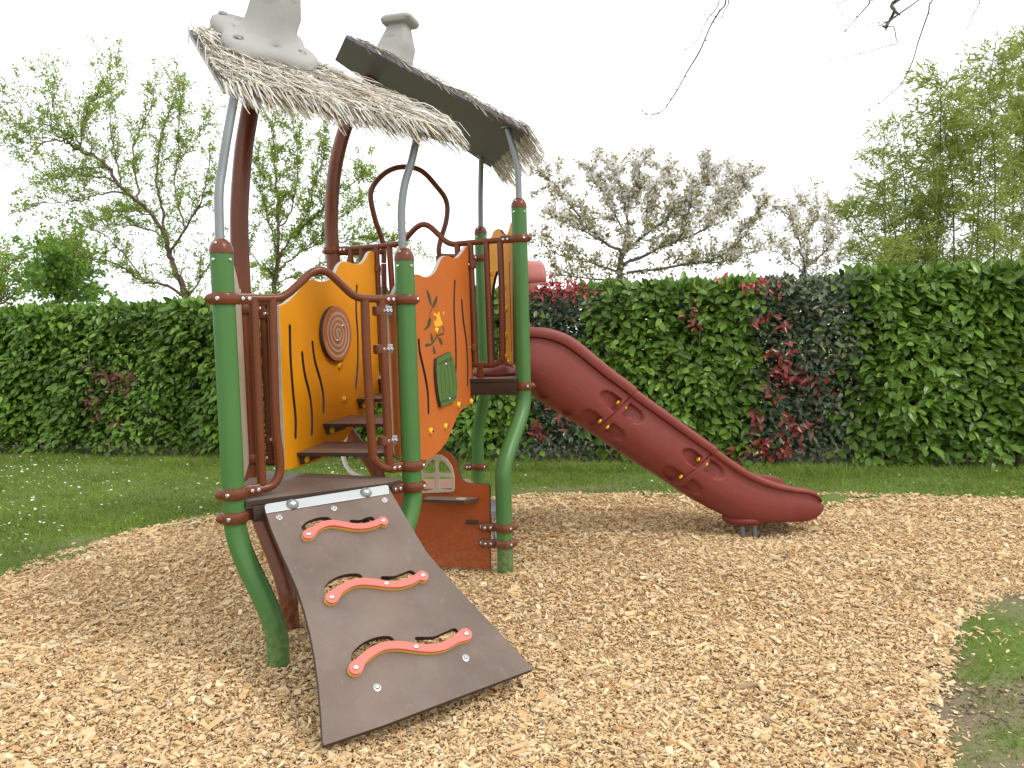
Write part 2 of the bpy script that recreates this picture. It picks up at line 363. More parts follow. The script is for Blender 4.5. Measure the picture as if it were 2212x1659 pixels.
# lawn: soil and turf colours mixed by noise
def lawn_mat():
    m = bpy.data.materials.new('lawn_soil'); m.use_nodes = True; n = m.node_tree; b = n.nodes['Principled BSDF']
    b.inputs['Roughness'].default_value = .95; b.inputs['Specular IOR Level'].default_value = .1
    t = n.nodes.new('ShaderNodeTexCoord')
    def noise(s, d=5):
        o = n.nodes.new('ShaderNodeTexNoise'); o.inputs['Scale'].default_value = s; o.inputs['Detail'].default_value = d
        n.links.new(t.outputs['Object'], o.inputs['Vector']); return o
    a, f = noise(1.1), noise(60, 8)
    r1 = n.nodes.new('ShaderNodeValToRGB'); r1.color_ramp.elements[0].color = (.085, .13, .03, 1); r1.color_ramp.elements[1].color = (.155, .21, .055, 1)
    n.links.new(f.outputs['Fac'], r1.inputs['Fac'])
    r2 = n.nodes.new('ShaderNodeValToRGB'); r2.color_ramp.elements[0].color = (.135, .10, .066, 1); r2.color_ramp.elements[1].color = (.26, .205, .14, 1)
    n.links.new(f.outputs['Fac'], r2.inputs['Fac'])
    at = n.nodes.new('ShaderNodeAttribute'); at.attribute_name = 'bare'
    ad = n.nodes.new('ShaderNodeMath'); ad.operation = 'MULTIPLY_ADD'; ad.inputs[1].default_value = 2.6; ad.inputs[2].default_value = -1.36
    a2 = noise(7, 8); av = n.nodes.new('ShaderNodeMath'); av.operation = 'MULTIPLY_ADD'; av.inputs[1].default_value = .55
    hv = n.nodes.new('ShaderNodeMath'); hv.operation = 'MULTIPLY'; hv.inputs[1].default_value = .45; n.links.new(a.outputs['Fac'], hv.inputs[0])
    n.links.new(a2.outputs['Fac'], av.inputs[0]); n.links.new(hv.outputs[0], av.inputs[2]); n.links.new(av.outputs[0], ad.inputs[0])
    ad2 = n.nodes.new('ShaderNodeMath'); ad2.operation = 'ADD'; ad2.use_clamp = True
    n.links.new(ad.outputs[0], ad2.inputs[0]); n.links.new(at.outputs['Fac'], ad2.inputs[1])
    mxn = n.nodes.new('ShaderNodeMixRGB'); n.links.new(ad2.outputs[0], mxn.inputs[0])
    n.links.new(r1.outputs[0], mxn.inputs[1]); n.links.new(r2.outputs[0], mxn.inputs[2]); n.links.new(mxn.outputs[0], b.inputs['Base Color'])
    bp = n.nodes.new('ShaderNodeBump'); bp.inputs['Strength'].default_value = .8; bp.inputs['Distance'].default_value = .012
    n.links.new(f.outputs['Fac'], bp.inputs['Height']); n.links.new(bp.outputs['Normal'], b.inputs['Normal'])
    return m
HA, HB = Vector((-5.70, 8.90, 0)), Vector((4.15, 6.46, 0))       # hedge front foot line
HD = (HB - HA).normalized(); HN = Vector((-HD.y, HD.x, 0)); HN = HN if HN.y < 0 else -HN     # towards the camera
def hedge_d(x, y): return (x - HA.x) * HN.x + (y - HA.y) * HN.y      # metres in front of the hedge
PATCH_C = [(gz(2180, 1375), .19), (gz(2140, 1352), .13), (gz(2110, 1455), .09), (gz(2200, 1430), .13), (gz(2195, 1600), .10), (gz(2120, 1400), .10), (gz(2160, 1520), .07), (gz(2100, 1640), .06)]
def bare(x, y):
    """0 turf .. 1 bare soil"""
    v = 0.
    hd = hedge_d(x, y)
    if -1.2 < hd < -.02: v = 1.0
    elif -1.2 < hd < .14: v = max(0, 1 - (hd + .02) / .16) * .8
    if x > 1.2 and y < 3.9:
        v = max(v, .97)
        for c, rad in PATCH_C: v -= 1.0 * math.exp(-((x - c.x) ** 2 + (y - c.y) ** 2) / rad ** 2)
    g = gz(1240, 1056)
    v = max(v, .8 * math.exp(-((x - g.x) ** 2 / .35 + (y - g.y) ** 2 / .02)))
    g = gz(190, 1168); v = max(v, .7 * math.exp(-((x - g.x) ** 2 / .06 + (y - g.y) ** 2 / .03)))
    return min(1, max(0, v))
xs = np.concatenate([[-300, -60, -20], np.arange(-8, 8.01, .16), [20, 60, 300]]); ys = np.concatenate([[-60, -8], np.arange(0, 11.01, .16), [20, 60, 300]])
gv = []; ba = []
for y in ys:
    for x in xs:
        gv.append((x, y, 0)); ba.append(bare(x, y))
gv = np.array(gv, float); isin = inside(gv[:, 0], gv[:, 1]); ed = edge_dist(gv[:, 0], gv[:, 1])
gv[:, 2] = np.where(isin & (ed > .12), -.07, 0) + np.where(~isin, .008 * np.sin(3 * gv[:, 0] + 1) * np.sin(2.6 * gv[:, 1]) * (np.abs(gv[:, 0]) < 8), 0)
nx = len(xs); ii = np.arange(len(ys) - 1)[:, None] * nx + np.arange(nx - 1)[None, :]; ii = ii.ravel()
lawn = np_mesh('lawn', gv, [np.stack([ii, ii + 1, ii + nx + 1, ii + nx], 1)], lawn_mat(), None, True); tag(lawn, kind='structure')
lawn.data.attributes.new('bare', 'FLOAT', 'POINT').data.foreach_set('value', np.array(ba, np.float32))

# wood chip bed under the loose chips
def bed_mat():
    m = bpy.data.materials.new('wood_chip_bed'); m.use_nodes = True; n = m.node_tree; b = n.nodes['Principled BSDF']
    b.inputs['Roughness'].default_value = .9; b.inputs['Specular IOR Level'].default_value = .15
    t = n.nodes.new('ShaderNodeTexCoord'); mp = n.nodes.new('ShaderNodeMapping'); mp.inputs['Scale'].default_value = (1, 1.8, 1)
    n.links.new(t.outputs['Object'], mp.inputs['Vector'])
    v = n.nodes.new('ShaderNodeTexVoronoi'); v.inputs['Scale'].default_value = 70; n.links.new(mp.outputs[0], v.inputs['Vector'])
    rp = n.nodes.new('ShaderNodeValToRGB'); el = rp.color_ramp.elements
    el[0].color = (.40, .24, .11, 1); el[1].color = (.66, .46, .26, 1); e = el.new(.5); e.color = (.56, .37, .19, 1)
    sx = n.nodes.new('ShaderNodeSeparateColor'); n.links.new(v.outputs['Color'], sx.inputs[0]); n.links.new(sx.outputs[0], rp.inputs['Fac'])
    n.links.new(rp.outputs[0], b.inputs['Base Color'])
    bp = n.nodes.new('ShaderNodeBump'); bp.inputs['Strength'].default_value = 1; bp.inputs['Distance'].default_value = .012
    n.links.new(v.outputs['Distance'], bp.inputs['Height']); bp.invert = True; n.links.new(bp.outputs['Normal'], b.inputs['Normal'])
    return m
step = .07
gx, gy = np.meshgrid(np.arange(EP[:, 0].min() - .2, EP[:, 0].max() + .2, step), np.arange(max(.9, EP[:, 1].min()) - .2, EP[:, 1].max() + .2, step))
sh = gx.shape; fx, fy = gx.ravel(), gy.ravel(); ins = inside(fx, fy); dd = edge_dist(fx, fy)
sdist = np.where(ins, dd, -dd)
fz = np.array([mulch_h(a, b) for a, b in zip(fx, fy)]) - .012
fz = np.where(sdist > .10, fz, fz - .016 * np.clip((.10 - sdist) / .10, 0, 1))
keep = (sdist > .015).reshape(sh); ci = np.arange(fx.size).reshape(sh)
ok = keep[:-1, :-1] & keep[1:, :-1] & keep[:-1, 1:] & keep[1:, 1:]
F = np.stack([ci[:-1, :-1][ok], ci[:-1, 1:][ok], ci[1:, 1:][ok], ci[1:, :-1][ok]], 1)
bed = np_mesh('wood_chip_bed', np.stack([fx, fy, fz], 1), [F], bed_mat(), None, True); tag(bed, kind='structure')

# ================================================================== PLAY STRUCTURE
PL, PC, PR, PB, PN2, PN1 = (-1.044, 2.931), (-.442, 3.406), (.063, 4.373), (-.185, 5.467), (-1.029, 4.729), (-1.165, 3.45)
play = thing('play_structure', (-.45, 3.9, 0), 'twin play tower with two thatched roofs, climbing ramp and red slide on wood chips', 'play structure')
LC, N1C, N2R, RB, N2B, LN = vplane(PL, PC), vplane(PN1, PC), vplane(PN2, PR), vplane(PR, PB), vplane(PN2, PB), vplane(PL, PN1)
def V2(a): return Vector((a[0], a[1], 0))
def d2(a, b): return (V2(b) - V2(a)).normalized()
def sstep(t): t = min(1, max(0, t)); return t * t * (3 - 2 * t)
def post_path(xy, foot, ztop, zb1, zb0):
    zs = [ztop, zb1 + .02] + [zb1 + (zb0 - zb1) * k / 18 for k in range(19)] + [zb0 - .03, -.12]
    return [(xy[0] + (foot[0] - xy[0]) * sstep((zb1 - z) / (zb1 - zb0)), xy[1] + (foot[1] - xy[1]) * sstep((zb1 - z) / (zb1 - zb0)), z) for z in zs]
def on_path(path, z):
    for a, b in zip(path, path[1:]):
        if a[2] >= z >= b[2]:
            t = (a[2] - z) / (a[2] - b[2] + 1e-9); return (a[0] + (b[0] - a[0]) * t, a[1] + (b[1] - a[1]) * t)
    return path[-1][:2]
def bolt_head(mb, P, N, r=.009, mi=1):
    mb.lathe(P, N, [(r * 1.15, 0), (r * 1.1, .0022), (r, .0045), (r * .7, .0062), (r * .38, .0062), (r * .30, .0035)], 12, mi)
def clamp(parent, xy, z, d, clen=.06, h=.044, rin=.041):
    mb = MB(); d = Vector((d[0], d[1], 0)).normalized(); c = Vector((xy[0], xy[1], z)); s = Vector((-d.y, d.x, 0))
    if s.dot(C0 - c) < 0: s = -s
    k = rin / .041
    mb.lathe(c - Vector((0, 0, h / 2)), (0, 0, 1), [(.0415 * k, 0), (.050 * k, .003), (.0545 * k, h * .3), (.0545 * k, h * .7), (.050 * k, h - .003), (.0415 * k, h)], 28)
    mb.lathe(c - d * (.046 * k), -d, [(.0205, 0), (.019, .008), (.012, .018), (.004, .023)], 14)
    mb.obox(c + d * (.045 * k + clen / 2), d * (clen / 2), s * .0135, Vector((0, 0, .0205)), 0, .3)
    for f in ((.35, .75) if clen > .045 else (.6,)): bolt_head(mb, c + d * (.045 * k + clen * f) + s * .0133, s, .0078)
    e = (s * .75 - d * .66).normalized(); bolt_head(mb, c + e * (.0535 * k), e, .0075)
    return mb.build('clamp', [BROWN, BOLTM], parent)
def green_post(xy, foot, zcap, zb1, zb0, pole):
    path = post_path(xy, foot, zcap - .042, zb1, zb0)
    mb = MB(); mb.tube(path, .041, 32, 0, True, .018, 8)
    p = mb.build('post', [GREEN], play)
    cb = MB(); c = (xy[0], xy[1], zcap - .045)
    cb.lathe(c, (0, 0, 1), [(.0425, 0), (.043, .010), (.041, .024), (.034, .040), (.024, .050), (.019, .054)], 28)
    to = (C0 - Vector(c)); to.z = 0; to.normalize(); sd_ = Vector((-to.y, to.x, 0))
    for a in (-.75, .75):
        e = (to * math.cos(a) + sd_ * math.sin(a)); bolt_head(cb, Vector(c) - Vector((0, 0, .022)) + e * .0405, e, .0058)
    e = (to * .75 - sd_ * .5 + Vector((0, 0, .7))).normalized(); bolt_head(cb, Vector(c) + e * .040 + Vector((0, 0, .012)), e, .0058)
    cb.build('post_cap', [BROWN, BOLTM], p)
    pb = MB(); pb.tube(cr_spline(pole, 8), .0168, 16)
    if zcap > 1.8: pb.lathe(Vector(pole[-1]) - Vector((0, 0, .005)), (0, 0, 1), [(.035, 0), (.035, .006)], 16)
    pb.build('roof_pole', [STEELP], p)
    return p, path
def pole_pts(pxs, Y0, Y1):
    n = len(pxs); return [tuple(atY(a, b, Y0 + (Y1 - Y0) * (i / (n - 1)) ** 1.3)) for i, (a, b) in enumerate(pxs)]
lp = pole_pts([(477, 545), (475, 520), (473, 422), (480, 364), (492, 288), (507, 205)], 2.931, 3.05)
cpole = pole_pts([(870, 565), (870, 541), (867, 460), (874, 399), (890, 345), (903, 284)], 3.406, 3.46)
rp_ = pole_pts([(1121, 450), (1121, 430), (1118, 364), (1107, 315), (1096.4, 276)], 4.373, 4.43)
bp_ = pole_pts([(1039, 505), (1038.5, 491), (1038, 422), (1039, 364), (1039.8, 338)], 5.467, 5.40)
pL, pathL = green_post(PL, (-.89, 2.88), 1.587, .56, .10, lp)
pC, pathC = green_post(PC, (-.55, 3.17), 1.587, .55, .14, cpole)
pR, pathR = green_post(PR, (-.060, 4.10), 1.941, .88, .47, rp_)
pB, pathB = green_post(PB, (-.250, 5.52), 1.941, .88, .47, bp_)
tag(pL, 'front left green post bending right at its foot'); tag(pR, 'green post beside the slide bending left at its foot')
def brown_post(xy, foot, top_pts, zb1, zb0):
    path = [tuple(p) for p in top_pts[::-1]] + post_path(xy, foot, top_pts[0][2] - .12, zb1, zb0)
    mb = MB(); mb.tube(path, .0385, 36, 0, True, .035, 6)
    return mb.build('brown_post', [BROWN], play), path
t1 = [tuple(atY(a, b, y)) for a, b, y in ((517, 520, 3.45), (516.5, 470, 3.45), (519, 410, 3.455), (526, 326, 3.48), (536, 261, 3.51), (546, 205, 3.54), (560, 128, 3.60))]
t2 = [tuple(atY(a, b, y)) for a, b, y in ((715.5, 500, 4.73), (716, 460, 4.73), (718.5, 410, 4.735), (724, 364, 4.745), (731.7, 326, 4.75), (742, 288, 4.76), (754, 256, 4.77), (778, 212, 4.785), (803, 168, 4.80))]
t1 = [(x, y, z) for x, y, z in cr_spline(t1, 4)]; t2 = cr_spline(t2, 4)
PN1 = (t1[0][0], t1[0][1]); PN2b = (t2[0][0], t2[0][1])
pN1, pathN1 = brown_post(PN1, (-.955, 3.263), t1, .62, .12)
pN2, pathN2 = brown_post(PN2, (-.80, 4.70), t2, .80, .34)

# clamps that hold rails and decks to the posts
ZR1, ZB1, ZD1, ZR2, ZD2 = 1.380, .667, .580, 1.734, .934
clamp(pL, PL, ZR1, d2(PL, PC)); clamp(pL, PL, ZB1 - .004, d2(PL, PC)); clamp(pL, on_path(pathL, ZD1 - .006), ZD1 - .006, d2(PL, PC), .04)
clamp(pC, PC, ZR1, d2(PC, PL)); clamp(pC, PC, ZB1 + .004, d2(PC, PL)); clamp(pC, on_path(pathC, ZD1), ZD1, d2(PC, PL))
clamp(pR, PR, ZR2, d2(PR, PN2)); clamp(pR, PR, ZD2, d2(PR, PN2), .035)
for yy in (1138.5, 1173):
    zz = atY(1090, yy, 4.10).z; clamp(pR, on_path(pathR, zz), zz, (-1, .05), .075)
clamp(pB, PB, ZR2, d2(PB, PN2), .05); clamp(pB, PB, ZD2, d2(PB, PN2), .05)
zz = .30; clamp(pB, on_path(pathB, zz), zz, (-1, -.2), .05)
clamp(pN1, PN1, ZR1 - .02, d2(PN1, PC), .05, rin=.039); clamp(pN1, PN1, .715, d2(PN1, PC), .05, rin=.039)
clamp(pN2, PN2b, ZR2, d2(PN2, PR), rin=.039)

# ---- guard rails
def px_path(pl, k, pts, n=6): return [tuple(pl.p3(*p)) for p in cr_spline(q(k, *pts), n)]
def D_(k, *pts): return q(k, *pts)
def rail(name, lines, parent=None, r=.0165):
    mb = MB()
    for ln in lines: mb.tube(ln, r, 14)
    return mb.build(name, [BROWN], parent or play)
def ppath(pl, pts, n=6): return [tuple(pl.p3(*p)) for p in cr_spline(pts, n)]
front = rail('guard_rail', [
    ppath(LC, D_(2, (380, 528), (560, 528), (640, 522), (700, 490), (745, 452), (800, 400), (855, 350), (910, 328), (960, 335), (1010, 366), (1080, 432), (1150, 497), (1200, 521), (1270, 531), (1440, 531)))], r=.0158)
tag(front, 'front guard rail with a wavy hump above the ramp')
def pick(name, pl, pts, parent, n=6, r=.0172):
    mb = MB(); mb.tube(ppath(pl, pts, n), r, 14); return mb.build(name, [BROWN], parent)
pick('picket', LC, D_(2, (450, 535)) + D_(12, (693, 1060)), front)
pick('picket', LC, D_(2, (582, 535)) + D_(12, (850, 300), (893, 700), (903, 870), (885, 970), (835, 1050), (760, 1092), (620, 1120)), front)
pick('picket', LC, D_(2, (1245, 540), (1262, 1000)) + D_(3, (945, 0), (955, 50), (985, 88), (1030, 102), (1090, 97)), front, r=.0185)
pick('picket', LC, D_(2, (1362, 540)) + D_(3, (1037, 92)), front, r=.0185)
side = pick('guard_rail', N1C, [(530, 661), (560, 657), (585, 656), (598, 661), (605, 678), (610, 760), (617, 900), (617, 965), (611, 988), (598, 997), (570, 997), (540, 993)], play)
pick('picket', N1C, [(569, 660), (585, 995)], side)
back = rail('guard_rail', [
    ppath(N2R, [(735, 540), (765, 537), (830, 531), (858, 527)] + D_(1, (1305, 1365), (1340, 1338), (1390, 1285), (1430, 1264), (1470, 1275), (1520, 1320), (1560, 1358), (1600, 1374), (1650, 1371)) + [(1060, 520.5), (1112, 517)], 4)], r=.0158)
tag(back, 'upper guard rail with a hump between brown and green posts')
for pts in ([(757, 539), (765, 800)], [(781, 537), (790, 800)], [(813, 533), (824, 800)], [(841, 531), (852, 700), (856, 790)],
            [(987.5, 527), (996, 700)], [(1016, 525), (1027, 789)], [(1050, 521), (1060, 789)],
            D_(4, (785, 262), (800, 700), (803, 1200), (790, 1262), (745, 1298), (660, 1305), (560, 1300), (480, 1298))):
    pick('picket', N2R, pts, back)
hoopl = rail('guard_rail', [
    ppath(N2B, D_(1, (905, 1425), (1000, 1422), (1100, 1420), (1205, 1418))),
    ppath(N2B, D_(1, (1212, 1480), (1212, 1400), (1200, 1340), (1165, 1240), (1140, 1130), (1143, 1070), (1175, 1015), (1225, 970), (1280, 945), (1340, 939), (1400, 950), (1450, 982), (1510, 1050), (1555, 1110), (1570, 1170), (1562, 1250), (1535, 1340), (1522, 1400), (1525, 1440))),
    ppath(N2B, D_(1, (1523, 1440), (1640, 1444), (1745, 1450)))], r=.0165)
tag(hoopl, 'back guard rail with a tall rounded hoop')
for pts in ([(829, 570), (832, 780)], [(947, 553), (952, 780)], [(985, 553), (990, 780)]): pick('picket', N2B, pts, hoopl)
# tab that carries the right end of the upper rail on the deck edge
tb = MB(); P0 = N2R.p3(*q(4, (632, 1310))[0]); P1 = N2R.p3(*q(4, (635, 1478))[0]); nn = N2R.N
tb.obox((P0 + P1) / 2 + nn * .03, (P1 - P0) / 2 * 1.12, N2R.U * .020, nn * .004, 0, .3); tb.lathe(P1 + nn * .026, nn, [(.030, 0), (.030, .008)], 20)
bolt_head(tb, P1 + nn * .034, nn, .014); tb.build('bracket', [BROWN, BOLTM], back)

# ---- decks
def hplane(z): return Plane((0, 0, z), (1, 0, 0), (0, 1, 0))
ZK1, ZK2 = .634, .98
k1 = hplane(ZK1)
def on(pl, pts): return [pl.p2(*p) for p in pts]
deck1 = plate('deck', on(k1, D_(12, (500, 1252), (2150, 1038), (2300, 1000), (2212, 978), (2080, 965), (960, 918), (740, 902), (600, 930), (488, 1035))),
              [stroke(on(k1, D_(12, (1095, 965), (1620, 984))), .007), stroke(on(k1, D_(12, (1040, 1124), (1625, 1041))), .007), stroke(on(k1, D_(12, (755, 1010), (800, 1003))), .010)],
              k1, .022, [HPL, HPLD], play, bev=.003)
tag(deck1, 'low brown deck above the ramp')
mb = MB(); a, b = k1.p3(*q(12, (620, 1262))[0]), k1.p3(*q(12, (2130, 1066))[0]); off = Vector((0, 0, -.054)); dn = (b - a).normalized()
sn = Vector((dn.y, -dn.x, 0))
mb.obox((a + b) / 2 + off - sn * .055, (b - a) / 2, sn * .014, Vector((0, 0, .030)), 0, .1)
for s_ in (-.5, .35):
    mb.obox((a + b) / 2 + dn * s_ * .45 + off - sn * .16, dn * .02, sn * .085, Vector((0, 0, .025)), 0, .1)
mb.build('deck_frame', [HPLD], deck1)
k2 = hplane(ZK2)
tri = [Vector((PN2[0] - .01, PN2[1] - .03, 0)), Vector((PR[0] - .045, PR[1] - .055, 0)), Vector((PR[0] + .01, PR[1] + .06, 0)), Vector((PB[0] + .01, PB[1] - .05, 0)), Vector((PB[0] - .06, PB[1] - .02, 0)), Vector((PN2[0] - .02, PN2[1] + .04, 0))]
deck2 = plate('deck', [((p - k2.O).dot(k2.U), (p - k2.O).dot(k2.V)) for p in tri],
              [stroke([(-.42, 4.75), (-.30, 4.72)], .012), stroke([(-.40, 4.85), (-.24, 4.82)], .012), stroke([(-.36, 4.95), (-.22, 4.93)], .012)], k2, .022, [STEPM, HPLD], play, bev=.003)
tag(deck2, 'higher brown deck at the top of the slide')
mb = MB(); a, b = tri[0] + Vector((.06, 0, 0)), tri[1]; dn = (b - a).normalized(); sn = Vector((dn.y, -dn.x, 0))
mb.obox((a + b) / 2 + Vector((0, 0, ZK2 - .058)) - sn * .012, (b - a) / 2, sn * .012, Vector((0, 0, .034)), 0, .1)
a, b = tri[2], tri[3]; dn = (b - a).normalized(); sn = Vector((dn.y, -dn.x, 0))
mb.obox((a + b) / 2 + Vector((0, 0, ZK2 - .058)) - sn * .012, (b - a) / 2, sn * .012, Vector((0, 0, .034)), 0, .1)
mb.build('deck_frame', [HPLD], deck2)

# ---- panels beside the steps
yn, yf = N1C.p3(623, 800), N2R.p3(811, 640)
YP = vplane((yn.x, yn.y), (yf.x, yf.y))
on_, of = LC.p3(836, 800), N2R.p3(1012, 640)
OP = vplane((on_.x, on_.y + .05), (of.x, of.y - .01))
ytop = D_(2, (618, 582), (660, 566), (700, 535), (740, 495), (790, 435), (830, 400), (868, 393), (900, 406), (930, 410), (960, 404), (995, 382), (1022, 345), (1045, 295), (1080, 264), (1125, 270), (1165, 284), (1205, 280), (1235, 255), (1262, 205), (1285, 190), (1303, 203), (1310, 240))
ybot = D_(2, (1322, 600), (1338, 1000), (1343, 1180)) + D_(12, (2000, 180), (1860, 250), (1770, 340), (1690, 470), (1600, 590), (1420, 745), (1290, 802), (1000, 885), (935, 890), (938, 800))
yel = plate('panel', [YP.p2(*p) for p in cr_spline(ytop, 4) + ybot],
            [stroke([YP.p2(*p) for p in cr_spline(D_(2, *pts), 6)], wd) for pts, wd in (
                (((695, 735), (700, 950), (718, 1200), (736, 1380), (736, 1520)), .025), (((784, 925), (800, 1060), (838, 1220), (854, 1360), (854, 1498)), .025),
                (((858, 850), (876, 980), (916, 1120), (936, 1230), (938, 1340)), .025), (((1178, 445), (1172, 600), (1184, 800), (1184, 1000), (1170, 1165)), .026))],
            YP, .019, [YELLOW, PEDGE, DKEDGE], play, off=.0095)
tag(yel, 'yellow wavy stair side panel with a spiral disc')
otop = D_(2, (1395, 590), (1430, 520), (1475, 430), (1530, 375), (1590, 358), (1625, 360), (1660, 376), (1700, 370), (1738, 338), (1765, 280), (1790, 236), (1828, 224), (1870, 240), (1903, 233), (1938, 192), (1962, 157), (1978, 162), (1985, 220))
obot = D_(2, (1996, 600), (2010, 1000)) + D_(5, (747, 270), (745, 345), (735, 362), (690, 388), (650, 425), (625, 470), (592, 550), (560, 628), (520, 682), (470, 730), (430, 757), (330, 770), (250, 748), (192, 720)) + D_(2, (1440, 1600))
ora = plate('panel', [OP.p2(*p) for p in cr_spline(otop, 4) + obot],
            [stroke([OP.p2(*p) for p in cr_spline(D_(2, *pts), 6)], wd) for pts, wd in (
                (((1620, 835), (1628, 920), (1660, 1060), (1684, 1200), (1690, 1345)), .025), (((1879, 412), (1874, 600), (1884, 800), (1888, 1000), (1878, 1170)), .025),
                (((1930, 548), (1940, 680), (1962, 840), (1972, 1000), (1972, 1150)), .025))],
            OP, .019, [ORANGE, PEDGE, DKEDGE], play, off=.0095)
tag(ora, 'orange wavy stair side panel with a green shutter and engraved vine')
def yellow_bolt(pl, px, parent, n0=.0095, r=.017, name='bolt'):
    mb = MB(); P = pl.p3(*px) + pl.N * n0
    mb.lathe(P, pl.N, [(r, 0), (r, .004), (r * .85, .010), (r * .55, .013), (r * .5, .013)], 18)
    mb.lathe(P + pl.N * .0125, pl.N, [(r * .5, 0), (r * .45, .004), (r * .2, .004)], 12, 1)
    return mb.build(name, [CAPY, BOLTM], parent)
for p in D_(2, (1047, 1013), (1081, 1252)): yellow_bolt(YP, p, yel)
for p in D_(2, (1744, 762)): yellow_bolt(OP, p, ora)
for p in D_(5, (725, 352), (636, 376), (545, 525), (441, 558), (243, 752)): yellow_bolt(OP, p, ora)
# spiral disc
c = YP.p2(*q(2, (1012, 782))[0]); rx = abs(YP.p2(*q(2, (1117, 800))[0])[0] - YP.p2(*q(2, (906, 760))[0])[0]) / 2 * 1.0
ry = abs(YP.p2(*q(2, (1000, 585))[0])[1] - YP.p2(*q(2, (1012, 980))[0])[1]) / 2; rd = (rx + ry) / 2
disc = plate('spiral_disc', [(c[0] + rx * math.cos(t), c[1] + ry * math.sin(t)) for t in np.linspace(0, 2 * math.pi, 72, endpoint=False)], [], YP, .020, [SPIR, DKEDGE], yel, off=.0305, bev=.003)
sp = []
for i in range(150):
    t = i / 149; a = -1.0 + 2 * math.pi * 4.1 * t; rr = (.07 + .80 * t); sp.append((c[0] - rx * rr * math.cos(a), c[1] + ry * rr * math.sin(a)))
plate('spiral_groove', stroke(sp, [.0126 if i > 6 else .030 - i * .0033 for i in range(150)]), [], YP, .002, [BEIGE, BEIGE], disc, off=.0318, bev=.0002)
def one_bolt(P, N_, r, parent):
    mb = MB(); bolt_head(mb, P, N_, r, 0); return mb.build('bolt', [BOLTM], parent)
for p in D_(2, (1045, 728), (1007, 832)): one_bolt(YP.p3(*p) + YP.N * .031, YP.N, .008, disc)
# shutter
shp = D_(4, (210, 1252), (268, 1222), (330, 1195), (358, 1290), (378, 1390), (386, 1480), (380, 1570), (366, 1612), (310, 1632), (248, 1660), (226, 1560), (212, 1450), (206, 1340))
shut = plate('shutter', [OP.p2(*p) for p in shp], [], OP, .018, [SHUT, DKEDGE], ora, off=.0275, bev=.002)
def lines_plate(name, lines, pl, off, mat, parent, wd=.003):
    for ln in lines: plate(name, stroke([pl.p2(*p) for p in ln], wd, 3), [], pl, .0012, [mat, mat], parent, off=off, bev=.0001)
seams = [D_(4, (222, 1290), (340, 1240)), D_(4, (217, 1303), (345, 1252)), D_(4, (236, 1630), (375, 1578)), D_(4, (233, 1618), (377, 1566))]
for f in (.2, .4, .6, .8):
    seams.append(D_(4, (217 + 128 * f, 1303 - 51 * f), (212 + 172 * f - 4, 1450 - 40 * f), (233 + 140 * f, 1620 - 54 * f)))
lines_plate('plank_seam', seams, OP, .0283, DKEDGE, shut)
for p in D_(4, (284, 1298), (316, 1590)): one_bolt(OP.p3(*p) + OP.N * .0275, OP.N, .007, shut)
# engraved vine and bird
def leafshape(k, pts): return [OP.p2(*p) for p in cr_spline(D_(k, *pts), 5, True)]
for i, shp in enumerate([((152, 668), (178, 715), (190, 765), (190, 808), (172, 780), (158, 730), (150, 690)), ((238, 718), (238, 770), (215, 815), (195, 822), (204, 780), (220, 745)),
            ((182, 908), (188, 940), (172, 980), (140, 1010), (126, 1006), (150, 975), (162, 930)), ((184, 1032), (202, 1065), (204, 1100), (194, 1122), (184, 1090), (182, 1055)),
            ((252, 1068), (278, 1090), (285, 1125), (272, 1135), (256, 1108), (248, 1080)), ((136, 1150), (140, 1130), (165, 1120), (180, 1132), (160, 1150)), ((206, 1140), (222, 1175), (224, 1210), (212, 1212), (202, 1180))]):
    plate('vine_leaf', leafshape(4, shp), [], OP, .0016, [VINE, VINE], ora, off=.0100, bev=.0001)
for ln, wd in ((((205, 800), (185, 850), (172, 900), (165, 960)), .007), (((284, 985), (298, 1010), (292, 1040), (262, 1050), (235, 1070), (195, 1125), (178, 1140)), .010)):
    plate('vine_stem', stroke([OP.p2(*p) for p in cr_spline(D_(4, *ln), 5)], wd), [], OP, .0014, [VINE, VINE], ora, off=.0099, bev=.0001)
plate('bird', [OP.p2(*p) for p in D_(4, (202, 850), (222, 868), (240, 876), (248, 852), (258, 858), (266, 900), (272, 925), (286, 945), (284, 962), (262, 978), (240, 980), (218, 975), (208, 935), (228, 930), (236, 905), (222, 890), (203, 880), (210, 866))], [], OP, .0016, [BIRD, VINE], ora, off=.0101, bev=.0001)
plate('bird_head', leafshape(4, ((286, 856), (300, 853), (298, 872), (290, 880))), [], OP, .0016, [BIRD, VINE], ora, off=.0101, bev=.0001)
# small clamps that hold the panels to the pickets
def pclamp(parent, P, ax, n, steel=False):
    mb = MB(); P = Vector(P)
    mb.lathe(P - Vector((0, 0, .021)), (0, 0, 1), [(.018, 0), (.026, .003), (.027, .021), (.026, .039), (.018, .042)], 16)
    mb.obox(P + ax * .028 + n * .012, ax * .024, n * .010, Vector((0, 0, .019)), 2 if steel else 0, .3)
    for f in (.012, .03, .046): bolt_head(mb, P + ax * f + n * .022, n, .0075)
    mb.build('clamp', [BROWN, BOLTM, STEELP], parent)
for p in ((813, 580), (818, 752)): pclamp(yel, N2R.p3(*p), -N2R.U if N2R.U.x > 0 else N2R.U, N2R.N)
for p in ((1019, 572), (1022.5, 750)): pclamp(ora, N2R.p3(*p), -N2R.U if N2R.U.x > 0 else N2R.U, N2R.N)
for p in ((570, 678), (584, 948)): pclamp(yel, N1C.p3(*p), N1C.U if N1C.U.x > 0 else -N1C.U, N1C.N)
for p in ((820, 671), (822, 754), (832, 952)): pclamp(ora, LC.p3(*p) - LC.N * .01, LC.U if LC.U.x > 0 else -LC.U, LC.N, True)

